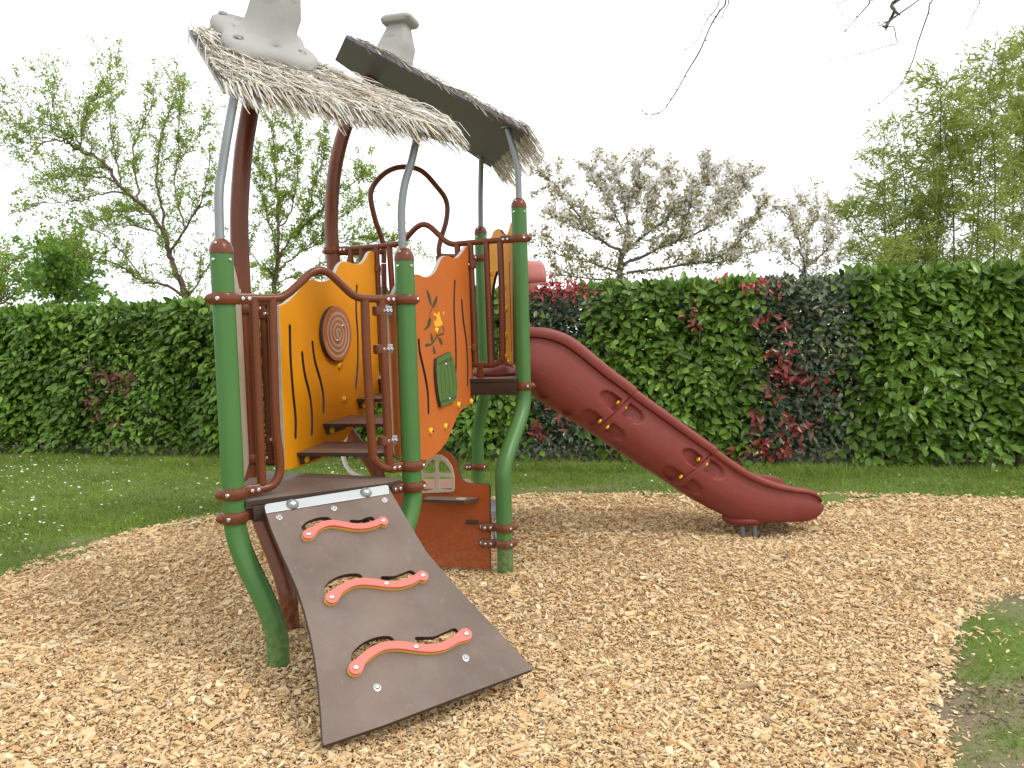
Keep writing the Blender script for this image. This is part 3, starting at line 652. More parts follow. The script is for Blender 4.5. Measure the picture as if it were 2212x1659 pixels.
# ---- steps
ydir, odir = (V2(yf) - V2(yn)), (V2((of.x, of.y)) - V2(on_))
for i, (t0, t1_, z, lab) in enumerate(((.02, .30, .732, 'lowest brown step'), (.27, .58, .822, 'middle brown step'), (.66, .95, .898, 'highest brown step'))):
    hp = hplane(z); P = [V2(yn) + ydir * t0, V2(on_) + odir * t0, V2(on_) + odir * t1_, V2(yn) + ydir * t1_]
    ins_ = (P[1] - P[0]).normalized() * .012
    P[0] += ins_; P[3] += ins_; P[1] -= ins_; P[2] -= ins_
    O2 = [(p.x, p.y) for p in P]; ln = lambda a, b, f: (a[0] + (b[0] - a[0]) * f, a[1] + (b[1] - a[1]) * f)
    A, B_ = ln(O2[0], O2[3], .42), ln(O2[1], O2[2], .42)
    st = plate('step', O2, [stroke([ln(A, B_, .14), ln(A, B_, .45)], .007), stroke([ln(A, B_, .62), ln(A, B_, .9)], .007)], hp, .017, [STEPM, HPLD], play, bev=.002)
    tag(st, lab)
    mb = MB(); u = ydir.normalized(); s_ = Vector((u.y, -u.x, 0)); c = V2(yn) + ydir * (t0 + (t1_ - t0) * .42) + s_ * .022 + Vector((0, 0, z - .037))
    mb.obox(c, u * (.36 * (t1_ - t0) * ydir.length), s_ * .007, Vector((0, 0, .019)), 0, .2)
    mb.build('bracket', [DKEDGE], st)
    for f in (.14, .70):
        b2 = MB(); pp = V2(yn) + ydir * (t0 + (t1_ - t0) * f) + s_ * .030 + Vector((0, 0, z - .037))
        b2.lathe(pp, s_, [(.017, 0), (.017, .005), (.012, .013), (.008, .014)], 16); b2.build('bolt', [CAPY], st)
# pale bent support tube behind the steps
mb = MB(); mb.tube([tuple(atY(a, b, 4.45)) for a, b in cr_spline([(752, 900), (747, 940), (741, 970), (743, 992), (752, 1012), (766, 1025), (790, 1035), (815, 1050)], 5)], .0135, 14)
mb.build('support_tube', [WHITE_T], play)

# ---- beige side panel between front left post and brown post
A0, A1 = V2(PL) + d2(PL, PN1) * .03 + Vector((.022, 0, 0)), V2(PN1) - d2(PL, PN1) * .02
SPN = vplane((A0.x, A0.y), (A1.x, A1.y)); ln_ = (A1 - A0).length
sgn = 1 if SPN.U.dot(A1 - A0) > 0 else -1; o_ = (A0 - SPN.O).dot(SPN.U)
prof = [(0, .66), (.02, 1.30), (.10, 1.46), (.2, 1.52), (.30, 1.49), (.45, 1.42), (ln_, 1.47), (ln_, .70)]
sp_ = plate('panel', [(o_ + sgn * a, b) for a, b in prof], [], SPN, .016, [BEIGE, PEDGE], play); tag(sp_, 'beige side panel behind the front left post')

# ---- ramp
TL, TR, BL = atY(571, 1086, 2.925), atY(839, 1050, 3.215), gz(703, 1610, .03)
RP = Plane(TL, TR - TL, TL - BL)
rout = D_(3, (368, 308), (374, 345), (400, 425), (450, 545), (500, 655), (545, 760), (580, 870), (610, 990), (635, 1120), (655, 1270), (668, 1420), (678, 1575), (684, 1592), (694, 1590),
          (1000, 1487), (1400, 1336), (1800, 1186), (1809, 1180), (1804, 1170), (1600, 950), (1400, 742), (1240, 555), (1140, 390), (1066, 262), (1034, 205))
G1 = ((602, 455), (640, 425), (680, 403), (730, 393), (790, 401), (850, 411), (900, 411), (950, 400), (985, 386), (1003, 383))
G2 = ((727, 795), (768, 757), (820, 724), (880, 709), (950, 712), (1020, 721), (1090, 722), (1150, 706), (1190, 685), (1216, 678))
G3 = ((857, 1173), (892, 1128), (950, 1082), (1020, 1053), (1100, 1050), (1180, 1061), (1260, 1067), (1330, 1055), (1395, 1020), (1450, 991))
HOLES = [((566, 425), (575, 405), (600, 386), (650, 368), (700, 364), (722, 374), (730, 392), (680, 402), (640, 424), (600, 448)), ((825, 392), (830, 380), (880, 380), (910, 368), (940, 362), (955, 374), (960, 392), (910, 405), (850, 405), (828, 402)),
         ((688, 748), (700, 725), (725, 703), (780, 677), (850, 667), (882, 674), (892, 692), (880, 705), (820, 722), (768, 755), (722, 790), (695, 770)), ((992, 692), (1000, 682), (1060, 682), (1110, 665), (1148, 651), (1172, 662), (1178, 680), (1150, 704), (1090, 720), (1020, 718), (996, 708)),
         ((833, 1112), (848, 1082), (900, 1038), (970, 1010), (1030, 1004), (1055, 1016), (1062, 1034), (1020, 1050), (950, 1080), (892, 1126), (860, 1160), (838, 1138)), ((1176, 1018), (1190, 1008), (1270, 1008), (1330, 985), (1382, 963), (1402, 972), (1408, 990), (1390, 1018), (1330, 1052), (1260, 1064), (1190, 1056))]
ramp = plate('ramp', [RP.p2(*p) for p in rout], [[RP.p2(*p) for p in cr_spline(D_(3, *h), 3, True)] for h in HOLES], RP, .021, [HPL, HPLD], play, bev=.003)
tag(ramp, 'brown climbing ramp flaring out towards the ground')
RG = Plane(TL + RP.N * .022, TR - TL, TL - BL)
for g, lab in ((G1, 'top coral foothold'), (G2, 'middle coral foothold'), (G3, 'lowest coral foothold')):
    cl_ = [RG.p2(*p) for p in cr_spline(D_(3, *g), 5)]; n = len(cl_)
    Wd = [(.026 if g is G1 else .029 if g is G2 else .030) + .016 * max(0, 1 - (min(i, n - 1 - i) / 4.5) ** 2) for i in range(n)]
    gp = plate('foothold', stroke(cl_, Wd, 10), [], RG, .0115, [PINK, PINK], ramp, off=0, bev=.0025); tag(gp, lab)
    plate('foothold_layer', stroke(cl_, [a + .001 for a in Wd], 10), [], RG, .0108, [GRIPY, GRIPY], gp, off=-.0112, bev=.0012)
    for p in (g[0], g[-1]) + (() if g is G1 else (g[5],)): one_bolt(RG.p3(*q(3, p)[0]) - RG.N * .0002, RG.N, .009, gp)
for p in D_(12, (893, 1437), (1527, 1333), (2112, 1237)) + D_(3, (1447, 1122), (971, 1281)):
    mb = MB(); P = RP.p3(*p); mb.lathe(P, RP.N, [(.0125, 0), (.0125, .0015), (.0105, .002)], 18, 0); bolt_head(mb, P + RP.N * .0015, RP.N, .0075, 0); mb.build('bolt', [BOLTM], ramp)
strip = plate('edge_strip', [RP.p2(*p) for p in D_(12, (722, 1330), (728, 1305), (750, 1293), (2125, 1074), (2150, 1078), (2158, 1095), (2165, 1175), (738, 1402))], [], RP, .003, [STRIP, STRIP], ramp, off=.0045, bev=.0008)
for p in D_(12, (1045, 1302), (1895, 1165)):
    mb = MB(); P = RP.p3(*p) + RP.N * .0045; mb.lathe(P, RP.N, [(.023, 0), (.023, .004), (.019, .009)], 22, 0); bolt_head(mb, P + RP.N * .009, RP.N, .012, 1); mb.build('bolt', [STEELP, BOLTM], ramp)
mb = MB()
for f in (.25, .75):
    P = TL + (TR - TL) * f; e = (BL - TL).normalized()
    mb.tube([P + e * .02 - RP.N * .04, P + e * .55 - RP.N * .04, P + e * .56 - RP.N * .04 - Vector((0, 0, .4))], .014, 10)
dn = (TR - TL).normalized(); mb.obox((TL + TR) / 2 - RP.N * .034 - RP.V * .03, dn * ((TR - TL).length / 2 - .01), RP.N * .018, RP.V * .03, 0, .15)
mb.build('support_frame', [HPLD], ramp)

# ---- low counter panel under the high tower
g0 = gz(1059, 1226); dr = d2(PN2, PR); CPp = Plane((g0.x, g0.y, 0), dr)
cout = D_(5, (868, 1520), (867, 960), (862, 938), (845, 927), (720, 922), (690, 912), (668, 885), (654, 840), (636, 775), (610, 732), (575, 703), (540, 689), (505, 697), (470, 715), (420, 745), (370, 790), (320, 860), (290, 930), (180, 960), (180, 1480), (530, 1500))
cnt = plate('counter_panel', [CPp.p2(*p) for p in cr_spline(cout[4:18], 3)] + [CPp.p2(*p) for p in cout[18:]] + [CPp.p2(*p) for p in cout[:4]],
            [[CPp.p2(*p) for p in D_(5, (385, 965), (600, 960), (606, 950), (606, 860), (585, 795), (550, 750), (500, 738), (440, 760), (395, 830))]], CPp, .019, [ORANGE_SHADE, DKEDGE], play, off=0)
tag(cnt, 'shaded orange play counter with an arched window at ground level')
fr = plate('window_frame', [CPp.p2(*p) for p in D_(5, (370, 990), (600, 981), (620, 974), (625, 955), (625, 868), (608, 802), (575, 752), (535, 724), (500, 719), (450, 738), (405, 785), (380, 850))],
           [[CPp.p2(*p) for p in cr_spline(D_(5, *h), 3, True)] for h in (((514, 770), (525, 758), (560, 780), (588, 815), (600, 845), (560, 848), (515, 840)), ((520, 885), (560, 878), (606, 884), (610, 920), (604, 962), (560, 962), (524, 955)),
             ((488, 765), (470, 760), (435, 790), (405, 830), (408, 850), (450, 850), (488, 842)), ((410, 880), (450, 876), (483, 880), (486, 920), (482, 955), (440, 968), (410, 970)))], CPp, .008, [BEIGE, BEIGE], cnt, off=.0075)
P0, P1 = CPp.p3(*q(5, (450, 1012))[0]), CPp.p3(*q(5, (790, 1024))[0]); u = (P1 - P0).normalized()
hs = Plane((P0.x, P0.y, P0.z - .01), u, -CPp.N if False else CPp.N)
L_ = (P1 - P0).length
shelf = MB(); top = [P0, P1, P1 + CPp.N * .03 , P1 - u * .045 + CPp.N * .09, P0 + CPp.N * .09]
shelf.sheet([p + Vector((0, 0, .004)) for p in top], (0, 0, -.016), 0, 1); shs = shelf.build('shelf', [STEPM, DKEDGE], cnt)
mb = MB(); mb.lathe((P0 + (P1 - P0) * .72) + CPp.N * .05 + Vector((0, 0, .0045)), (0, 0, 1), [(.026, 0), (.026, .0015)], 20); mb.build('dial', [BEIGE], shs)
mb = MB(); a, b = CPp.p3(*q(5, (712, 1186))[0]), CPp.p3(*q(5, (788, 1186))[0]); mb.obox((a + b) / 2 + CPp.N * .012, (b - a) / 2, CPp.N * .012, Vector((0, 0, .010)), 0, .5); mb.build('latch', [HPLD], cnt)
for yy in (1220, 1332):
    mb = MB(); P = CPp.p3(*q(5, (820, yy))[0]); mb.lathe(P, CPp.N, [(.022, 0), (.022, .010), (.016, .014)], 18, 0); bolt_head(mb, P + CPp.N * .014, CPp.N, .011, 1)
    mb.build('bolt', [BROWN, BOLTM], cnt)
# bench behind the counter
bq = [gz(880, 1062, .305), gz(1000, 1058, .305), gz(1026, 1045, .305), gz(1012, 1034, .305), gz(880, 1036, .305)]
mb = MB(); mb.sheet(bq, (0, 0, -.022)); bench = mb.build('bench', [BENCH], play); tag(bench, 'salmon bench board behind the counter')
mb = MB(); c = sum((Vector(p) for p in bq), Vector()) / 5; mb.tube([c - Vector((0, 0, .02)), Vector((c.x, c.y, -.08))], .022, 14); mb.build('leg', [STEELP], bench)
mb = MB(); sq = [atY(1030, 1120, 4.62), atY(1072, 1118, 4.62), atY(1072, 1103, 4.95), atY(1030, 1103, 4.95)]
mb.sheet([(p[0], p[1], .185) for p in sq], (0, 0, -.03)); seat = mb.build('seat', [GREYP], play); tag(seat, 'small grey seat behind the counter')
mb = MB(); c = sum((Vector((p[0], p[1], .16)) for p in sq), Vector()) / 4; mb.tube([c, c + Vector((.05, -.15, -.09)), c + Vector((.06, -.17, -.26))], .014, 12); mb.build('leg', [STEELP], seat)

# ---- slide
SD = Vector((.988, .155, 0)); SPL = Plane((.034, 4.45, 0), SD); SQ = Vector((-SD.y, SD.x, 0))
if SPL.U.dot(SD) < 0: SPL.U = -SPL.U
Tt = [(120, 142), (200, 144), (260, 149), (330, 164), (420, 199), (500, 253), (600, 335), (700, 418), (800, 492), (870, 546), (1000, 640), (1200, 785), (1385, 917), (1500, 1000), (1600, 1065), (1700, 1112), (1800, 1148), (1900, 1171), (1970, 1180), (2015, 1192), (2045, 1210), (2066, 1236), (2078, 1264)]
Bb = [(120, 500), (180, 541), (300, 640), (440, 730), (580, 815), (760, 936), (900, 1030), (1120, 1167), (1300, 1287), (1450, 1368), (1550, 1402), (1700, 1418), (1800, 1418), (1900, 1412), (1960, 1412), (2020, 1405), (2068, 1382), (2096, 1348), (2104, 1318)]
def resamp(pts, n):
    P = np.array(cr_spline(pts, 10)); d = np.r_[0, np.cumsum(np.linalg.norm(np.diff(P, axis=0), axis=1))]
    t = np.linspace(0, d[-1], n); return np.stack([np.interp(t, d, P[:, 0]), np.interp(t, d, P[:, 1])], 1)
NS = 300
TR_ = resamp(Tt, NS); BS = np.array(cr_spline(Bb, 10))
BX = np.interp(TR_[:, 0], [120, 300, 500, 862, 1390, 1750, 2000, 2078], [120, 165, 270, 580, 1115, 1560, 1970, 2104])
BR_ = np.stack([BX, np.interp(BX, BS[:, 0], BS[:, 1])], 1)
def s_xz(p): v = SPL.p3(*q(6, tuple(p))[0]) - SPL.O; return (v.dot(SD), v.z)
Tp = np.array([s_xz(p) for p in TR_]); Bp = np.array([s_xz(p) for p in BR_])
SW = .44
outer = [(1.0, .020), (1.0, .006), (.985, -.006), (.95, -.012), (.90, -.012), (.872, -.006), (.86, .008), (.84, .012), (.78, .010), (.70, .006), (.62, .003), (.54, .001), (.46, .001), (.38, .004), (.31, .009), (.24, .018), (.18, .029), (.12, .044), (.07, .062), (.03, .085), (.005, .115), (0, .15), (0, .20)]
sec = [(v, y) for v, y in outer] + [(v, SW - y) for v, y in outer[::-1]]
inner = [(.97, SW - .034), (.80, SW - .040), (.55, SW - .046), (.38, SW - .06), (.26, SW - .09), (.19, SW - .14), (.17, SW / 2)]
sec += inner + [(v, SW - y) for v, y in inner[::-1][1:]]
# finer outer wall so the moulded recesses keep their edge
fine = []
for (v0, y0), (v1, y1) in zip(sec[6:20], sec[7:21]):
    for k in range(3): fine.append((v0 + (v1 - v0) * k / 3, y0 + (y1 - y0) * k / 3))
sec = sec[:6] + fine + sec[20:]
JO = [(862, 545), (1390, 920)]
jn = [int(np.argmin(np.abs(Tp[:, 0] - (SPL.p3(*q(6, j)[0]) - SPL.O).dot(SD)))) for j in JO]
REC = [((690, 600), 80, 46, 1), ((842, 692), 80, 46, 1), ((570, 717), 72, 42, 1), ((727, 815), 72, 42, 1), ((1228, 977), 78, 44, 1), ((1378, 1062), 78, 44, 1), ((1108, 1090), 72, 40, 1), ((1250, 1183), 66, 40, 1),
       ((262, 572), 30, 20, .7), ((425, 686), 30, 20, .7), ((772, 925), 30, 18, .7), ((945, 1045), 30, 18, .7), ((1310, 1284), 26, 14, .6)]
scl = .3289 / FPX * 4.55; recs = []
for c_, ra, rb, dp in REC:
    P = SPL.p3(*q(6, c_)[0]) - SPL.O; k_ = len(recs); recs.append((P.dot(SD), P.z, ra * scl * 1.12, rb * scl * 1.12, dp, 0 if k_ > 7 else (1 if k_ in (0, 2, 4, 6) else -1)))
sl = math.atan2(-.61, .79); ca, sa = math.cos(sl), math.sin(sl)
V = []; m_ = len(sec)
for i in range(NS):
    t = Tp[i]; b = Bp[i]; lo = .011 if i <= jn[0] else .0055 if i <= jn[1] else 0
    up = .020 if i <= jn[0] else .010 if i <= jn[1] else 0
    for v, y in sec:
        x = b[0] + (t[0] - b[0]) * v; z = b[1] + (t[1] - b[1]) * v + (up * max(0, v - .8) * 5)
        ex = sstep((i / NS - .74) / .16); yy = y
        if v < .5 and y < SW / 2: yy = y * (1 - .62 * ex)
        elif v < .5 and (y > SW / 2 + .001) and v < .16: yy = SW - (SW - y) * (1 - .62 * ex)
        if y < SW / 2 and y < .10 and v < .86: yy -= lo * (v > .1)
        elif v > .86 and y < .03: yy -= lo
        if y < .12 and v < .86:
            for rx_, rz_, A_, B__, dp, sg in recs:
                dx, dz = x - rx_, z - rz_; a = (dx * ca + dz * sa) * sg; c2 = -dx * sa + dz * ca      # a > 0 points to the joint
                if abs(c2) > B__ or abs(a) > A_: continue
                if sg == 0: e = (( dx * ca + dz * sa) / A_) ** 2 + (c2 / B__) ** 2
                else: e = (a / A_) ** 2 + (c2 / B__) ** 2 if a < 0 else max((a / (A_ * .72)) ** 4, (c2 / B__) ** 2)
                if e < 1: yy += dp * .040 * sstep((1 - e) / .5) * (1 if sg == 0 else .45 + .55 * min(1, (a + A_) / (1.5 * A_)))
        if v < .86 and v > .02 and y < .15 and i in (jn[0], jn[0] + 1, jn[1], jn[1] + 1): yy += .007
        w_ = SPL.O + SD * x + SQ * yy; V.append((w_.x, w_.y, z))
V = np.array(V); k = np.arange(m_); k2_ = (k + 1) % m_
F = np.concatenate([np.stack([i * m_ + k, i * m_ + k2_, (i + 1) * m_ + k2_, (i + 1) * m_ + k], 1) for i in range(NS - 1)])
slide = np_mesh('slide', V, [F[:, ::-1], np.arange(m_)[None, :], ((NS - 1) * m_ + np.arange(m_)[::-1])[None, :]], SLIDE, play, True)
slide.data.set_sharp_from_angle(angle=R(42)); tag(slide, 'dark red moulded slide in three sections')
for c_ in ((745, 618), (795, 654), (627, 740), (677, 780), (1276, 993), (1328, 1025), (1160, 1107)):
    P = SPL.p3(*q(6, c_)[0]) + SQ * .012; mb = MB(); ax_ = (SD * ca + Vector((0, 0, sa))).normalized()
    mb.lathe(P - ax_ * .008, ax_, [(.010, 0), (.013, .003), (.013, .008), (.008, .012)], 14); mb.build('bolt', [CAPY], slide)
# bulge, legs and entry foot of the slide
def ellip(mb, c, a, b, cc, n=20, mi=0, zmin=-1.):
    vs = []; fs = []; m2 = n // 2
    for i in range(m2 + 1):
        ph = -math.pi / 2 + math.pi * i / m2
        for k3 in range(n):
            th = 2 * math.pi * k3 / n; vs.append(Vector(c) + Vector(a) * math.cos(ph) * math.cos(th) + Vector(b) * math.cos(ph) * math.sin(th) + Vector(cc) * max(zmin, math.sin(ph)))
    for i in range(m2):
        for k3 in range(n): fs.append((i * n + k3, i * n + (k3 + 1) % n, (i + 1) * n + (k3 + 1) % n, (i + 1) * n + k3))
    mb.add(vs, fs, mi)
c = SPL.p3(*q(6, (1640, 1405))[0]) + SQ * .145 + Vector((0, 0, .0)); mb = MB(); ellip(mb, c, SD * .135, SQ * .12, Vector((0, 0, .050)), 32, 0, -.85); mb.build('leg_socket', [SLIDE], slide)
for px in ((1605, 1470), (1685, 1470)):
    P = SPL.p3(*q(6, px)[0]) + SQ * .10; mb = MB(); mb.tube([(P.x - .01, P.y, .10), (P.x + .012, P.y - .01, -.15)], .0165, 14); mb.build('leg', [STEELP], slide)
a0 = SPL.O + SQ * (SW / 2)
mb = MB(); ellip(mb, (a0.x - .10, a0.y, ZK2 + .015), SD * .13, SQ * .17, Vector((0, 0, .045)), 28); mb.build('entry_lip', [SLIDE], slide)
# hood over the slide entry
hv = []; hf = []; rows = 30; nst = 8
rbd = d2(PR, PB); hc = V2(PR) + rbd * .40
for i in range(nst + 1):
    t = i / nst
    for k3 in range(rows + 1):
        a = math.pi * k3 / rows; y = -.24 * math.cos(a); ztop = 1.652; spring = 1.50 + .02 * t
        z = spring + (ztop - spring) * math.sin(a) ** .62
        hv.append(hc + rbd * y * (1 - .04 * t) + SD * (.012 + .175 * t) + Vector((0, 0, z - .012 * t)))
for i in range(nst):
    for k3 in range(rows): a = i * (rows + 1) + k3; hf.append((a, a + 1, a + rows + 2, a + rows + 1))
mb = MB(); mb.add(hv, hf)
for sgn_ in (-1, 1):         # skirts down to the slide walls
    e0 = hc + rbd * (.24 * sgn_)
    if sgn_ > 0:
        mb.add([e0 + SD * .012 + Vector((0, 0, 1.50)), e0 + SD * .182 + Vector((0, 0, 1.506)), e0 + SD * .20 + Vector((0, 0, 1.3)), e0 + SD * .24 + Vector((0, 0, .98)), e0 + SD * .012 + Vector((0, 0, .98))], [(0, 1, 2, 3, 4)]); continue
    mb.add([e0 + SD * .012 + Vector((0, 0, 1.50)), e0 + SD * .182 + Vector((0, 0, 1.506)), e0 + SD * .06 + Vector((0, 0, 1.46)), e0 + SD * .03 + Vector((0, 0, 1.25)), e0 + SD * .03 + Vector((0, 0, 1.0)), e0 + SD * .012 + Vector((0, 0, 1.0))], [(0, 1, 2, 3, 4, 5)])
hood = mb.build('slide_hood', [HOODM], slide, recalc=True)
sol = hood.modifiers.new('thickness', 'SOLIDIFY'); sol.thickness = .014; sol.offset = 0
# yellow entry panel
EPL = Plane((PR[0] - .025, PR[1], 0), rbd)
eo = D_(11, (210, 440), (222, 415), (243, 375), (262, 330), (288, 313), (312, 322), (330, 348), (350, 366), (372, 355), (388, 318), (396, 285), (406, 262), (414, 300), (418, 600), (424, 1330), (424, 1425), (385, 1420), (372, 1395)) + D_(11, (364, 1330), (366, 1150), (362, 950), (347, 800), (325, 695), (303, 655), (283, 662), (265, 715), (248, 800), (240, 900), (244, 1100), (254, 1395), (238, 1400), (230, 1200), (222, 800))
ent = plate('entry_panel', [EPL.p2(*p) for p in eo], [stroke([EPL.p2(*p) for p in D_(11, (390, 585), (400, 900), (410, 1310))], .012)], EPL, .019, [YELLOW, DKEDGE], play, off=.0095)
tag(ent, 'yellow keyhole panel at the top of the slide')
for p in D_(11, (247, 675), (228, 820), (225, 990), (237, 1188), (241, 1345), (328, 645), (357, 785), (373, 968), (370, 1183), (373, 1362), (398, 1397)): yellow_bolt(EPL, p, ent, r=.019)

# ---- roofs
def roof(P, Q, S_, corners, chim_px, chim_h, foot, label, peak, seed, n=5200, bud=(.02, .08), rad=.5, fdir=(.5, .5), hmax=.042, sides=True):
    rng = np.random.default_rng(seed)
    N = (Q - P).cross(S_ - P).normalized(); N = N if N.z > 0 else -N
    hit = lambda px: C0 + ray(*px) * ((P - C0).dot(N) / ray(*px).dot(N))
    cs = [hit(c) for c in corners]
    mb = MB(); mb.sheet(cs, N * .016, 0, 1 if foot > .16 else 0); rf = mb.build('roof', [UNDER, PEDGE], play); tag(rf, label)
    down = Vector((N.x, N.y, 0)); down = (down - N * down.dot(N)).normalized()
    crs = N.cross(down)
    O = cs[0]; poly = np.array([((c - O).dot(crs), (c - O).dot(down)) for c in cs]); lo, hi = poly.min(0), poly.max(0)
    pts = []
    while len(pts) < n:
        a = lo + (hi - lo) * rng.random((4000, 2)); a = a[inside(a[:, 0], a[:, 1], poly)]; pts += list(a)
    pts = np.array(pts[:n]); ctr = np.array([(peak - O).dot(crs), (peak - O).dot(down)])
    fl = pts - ctr; fl = fl / (np.linalg.norm(fl, axis=1, keepdims=True) + 1e-6); fl = fl * rad + np.array(fdir)
    ang = np.arctan2(fl[:, 1], fl[:, 0]) + rng.normal(0, .30, n); ln = rng.uniform(.15, .36, n); K = 7
    ev = poly[-1] - poly[0]; eout = np.array([ev[1], -ev[0]]); eout = eout if eout @ (poly.mean(0) - poly[0]) < 0 else -eout
    h0 = rng.random(n) ** 1.2 * hmax + .018
    curl = rng.normal(0, .85, n); PT = np.zeros((n, K, 3)); pos = pts.copy(); hh = h0.copy(); o = np.array(O); C_, D_2, N_ = np.array(crs), np.array(down), np.array(N)
    zdrop = np.zeros(n); od = np.zeros(n); budget = rng.uniform(*bud, n)
    for k in range(K):
        PT[:, k] = o + pos[:, :1] * C_ + pos[:, 1:] * D_2 + hh[:, None] * N_; PT[:, k, 2] -= zdrop
        a = ang + curl * (k / K - .3); stp = ln / (K - 1) * np.where(od < np.where(((pos - poly[0]) @ eout > 0) & (not sides), .0, budget), 1, .04)
        pos = pos + np.stack([np.cos(a), np.sin(a)], 1) * stp[:, None]
        out = ~inside(pos[:, 0], pos[:, 1], poly)
        od = od + np.where(out, stp, 0); zdrop = zdrop + np.where(out, stp * (.45 + .5 * rng.random(n)), 0)
        hh = np.where(out, hh, np.maximum(.017, hh + rng.normal(0, .006, n)))
    sd_ = unit(np.cross(PT[:, -1] - PT[:, 0], N_ + rng.normal(0, .35, (n, 3))))
    ribbons('thatch', PT, rng.uniform(.0042, .0086, n), sd_, THATCH, rf)
    # chimney: flared foot on the slope, rounded square stack, thick lip
    B0 = hit(chim_px) + N * .05
    def pz(x, y): return B0.z - (N.x * (x - B0.x) + N.y * (y - B0.y)) / N.z
    yaw = R(-14); bw = foot; lean = .18; vs = []; fs = []; nn_ = 48
    prof = [(bw, .0, 0), (bw + .008, .012, 0), (bw + .005, .034, 0), (bw * .95, .045, 0), (bw * .80, .052, 0), (bw * .64, .058, .02), (.116, .066, .12), (.102, .080, .4), (.095, .100, .75), (.091, .13, 1)]
    top = [(.091 - .036 * f, .13 + (chim_h - .17) * f, 1) for f in (.15, .3, .45, .6, .75, .9, 1.0)]
    lip = [(.064, chim_h - .037, 1), (.084, chim_h - .033, 1), (.093, chim_h - .016, 1), (.087, chim_h + .001, 1), (.075, chim_h + .008, 1), (.06, chim_h + .008, 1), (.05, chim_h - .01, 1)]
    for (hw, h, s) in prof + top + lip:
        for k in range(nn_):
            t = 2 * math.pi * k / nn_; c_, s__ = math.cos(t), math.sin(t); e = .9 if h < .056 else .78 if h < .07 else .58 if h < .09 else .42 if h < .12 else .28
            rx_ = math.copysign(abs(c_) ** e, c_) * hw; ry_ = math.copysign(abs(s__) ** e, s__) * hw
            if h < .056:
                lob = 1 + .17 * math.cos(4 * t); rx_ *= lob * .98; ry_ *= lob * .98
            x = B0.x + rx_ * math.cos(yaw) - ry_ * math.sin(yaw) + (.042 * min(1, h / .12) + lean * max(0, h - .05)); y = B0.y + rx_ * math.sin(yaw) + ry_ * math.cos(yaw)
            za = pz(x, y) + h / N.z; zb = B0.z + h; vs.append((x, y, za * (1 - s) + zb * s))
    nr = len(vs) // nn_
    for i in range(nr - 1):
        for k in range(nn_): fs.append((i * nn_ + k, i * nn_ + (k + 1) % nn_, (i + 1) * nn_ + (k + 1) % nn_, (i + 1) * nn_ + k))
    fs.append(tuple((nr - 1) * nn_ + k for k in range(nn_))); fs.append(tuple(range(nn_ - 1, -1, -1)))
    mb = MB(); mb.add(vs, fs)
    # raised oval stones
    fx_ = Vector((math.cos(yaw), math.sin(yaw), 0)); fy_ = Vector((-math.sin(yaw), math.cos(yaw), 0))
    for (h, u, face) in (((.17, -.01, 0), (.19, 0., 1)) if foot < .16 else ((.150, .030, 0), (.240, .026, 0), (.200, -.040, 0), (.20, .0, 1), (.33, -.02, 0), (.38, .02, 0))):
        hw = .091 - .036 * max(0, (h - .13) / (chim_h - .17)) + .02 * max(0, .13 - h) / .03
        cN, cT = (-fy_, fx_) if face == 0 else (fx_, fy_)
        c_ = B0 + Vector((.042 * min(1, h / .12) + lean * max(0, h - .05), 0, h)) + cN * (hw - .001) + cT * u - cN * .0012
        ellip(mb, c_, cT * (.040 if foot > .16 else .034), Vector((0, 0, 1.0 * .027 if foot > .16 else .024)), cN * .0035, 24)
    ch = mb.build('chimney', [CHIM], rf, angle=50)
    for t in (0, math.pi / 2, math.pi, -math.pi / 2):
        mb = MB(); x = B0.x + foot * .92 * math.cos(t + yaw); y = B0.y + foot * .92 * math.sin(t + yaw); mb.lathe((x, y, pz(x, y) + .046 / N.z), N, [(.021, 0), (.021, .007), (.014, .012), (.007, .013)], 16)
        mb.build('bolt', [STEELP], ch)
    return rf
roof(atY(506, 211, 3.05), atY(902, 285, 3.46), atY(560, 120, 3.60), [(404, 71), (482, 203), (985, 311), (958, 276), (640, 142)], (563, 127), .46, .20,
     'thatched roof over the low tower, seen from above its slope', atY(480, 60, 3.65), 3, 5200, (-.03, .055), .45, (.62, .42))
roof(Vector(rp_[-1]), Vector(bp_[-1]), Vector(t2[-1]), [(745.7, 80.6), (723.3, 129.7), (1059, 361.7), (1140.3, 285.8)], (829, 172), .29, .14,
     'thatched roof over the high tower, showing its grey underside', atY(720, 90, 4.9), 5, 4600, (.03, .14), .2, (.22, .8), .020, False)

# ================================================================== HEDGE
LAUREL = MI('laurel_leaf', [(.054, .115, .012), (.096, .185, .020), (.138, .245, .029), (.072, .145, .015), (.195, .305, .045)], .34, .08, .32, 1.3)
ELAEA = MI('grey_green_leaf', [(.042, .072, .038), (.066, .105, .054), (.115, .15, .085), (.052, .085, .045), (.26, .235, .12)], .42, .08, .45, 2)
PHOT = MI('red_leaf', [(.12, .016, .014), (.24, .026, .022), (.17, .022, .018), (.32, .055, .045), (.09, .035, .02), (.06, .055, .02)], .30, .06, .5)
PHOTB = MI('scarlet_leaf', [(.28, .026, .03), (.40, .05, .05), (.20, .026, .024), (.46, .10, .09)], .35, .15, .4)
PHOTD = MI('bronze_leaf', [(.09, .025, .018), (.15, .04, .025), (.06, .05, .02), (.12, .03, .02)], .4, .1, .5)
def hedge_xy(px, py=1000):
    """where the hedge foot line is crossed by the sight line through pixel column px"""
    d = ray(px, py); d = Vector((d.x, d.y, 0)); A = HA; n = HN
    t = A.dot(n) / d.dot(n); return d * t
def hs(px): return (hedge_xy(px) - HA).dot(HD)
HTOP = 1.575
def hedge_pt(px, py, dpt=0.):
    d = ray(px, py); P = HA - HN * dpt; return C0 + d * ((P - C0).dot(HN) / d.dot(HN))
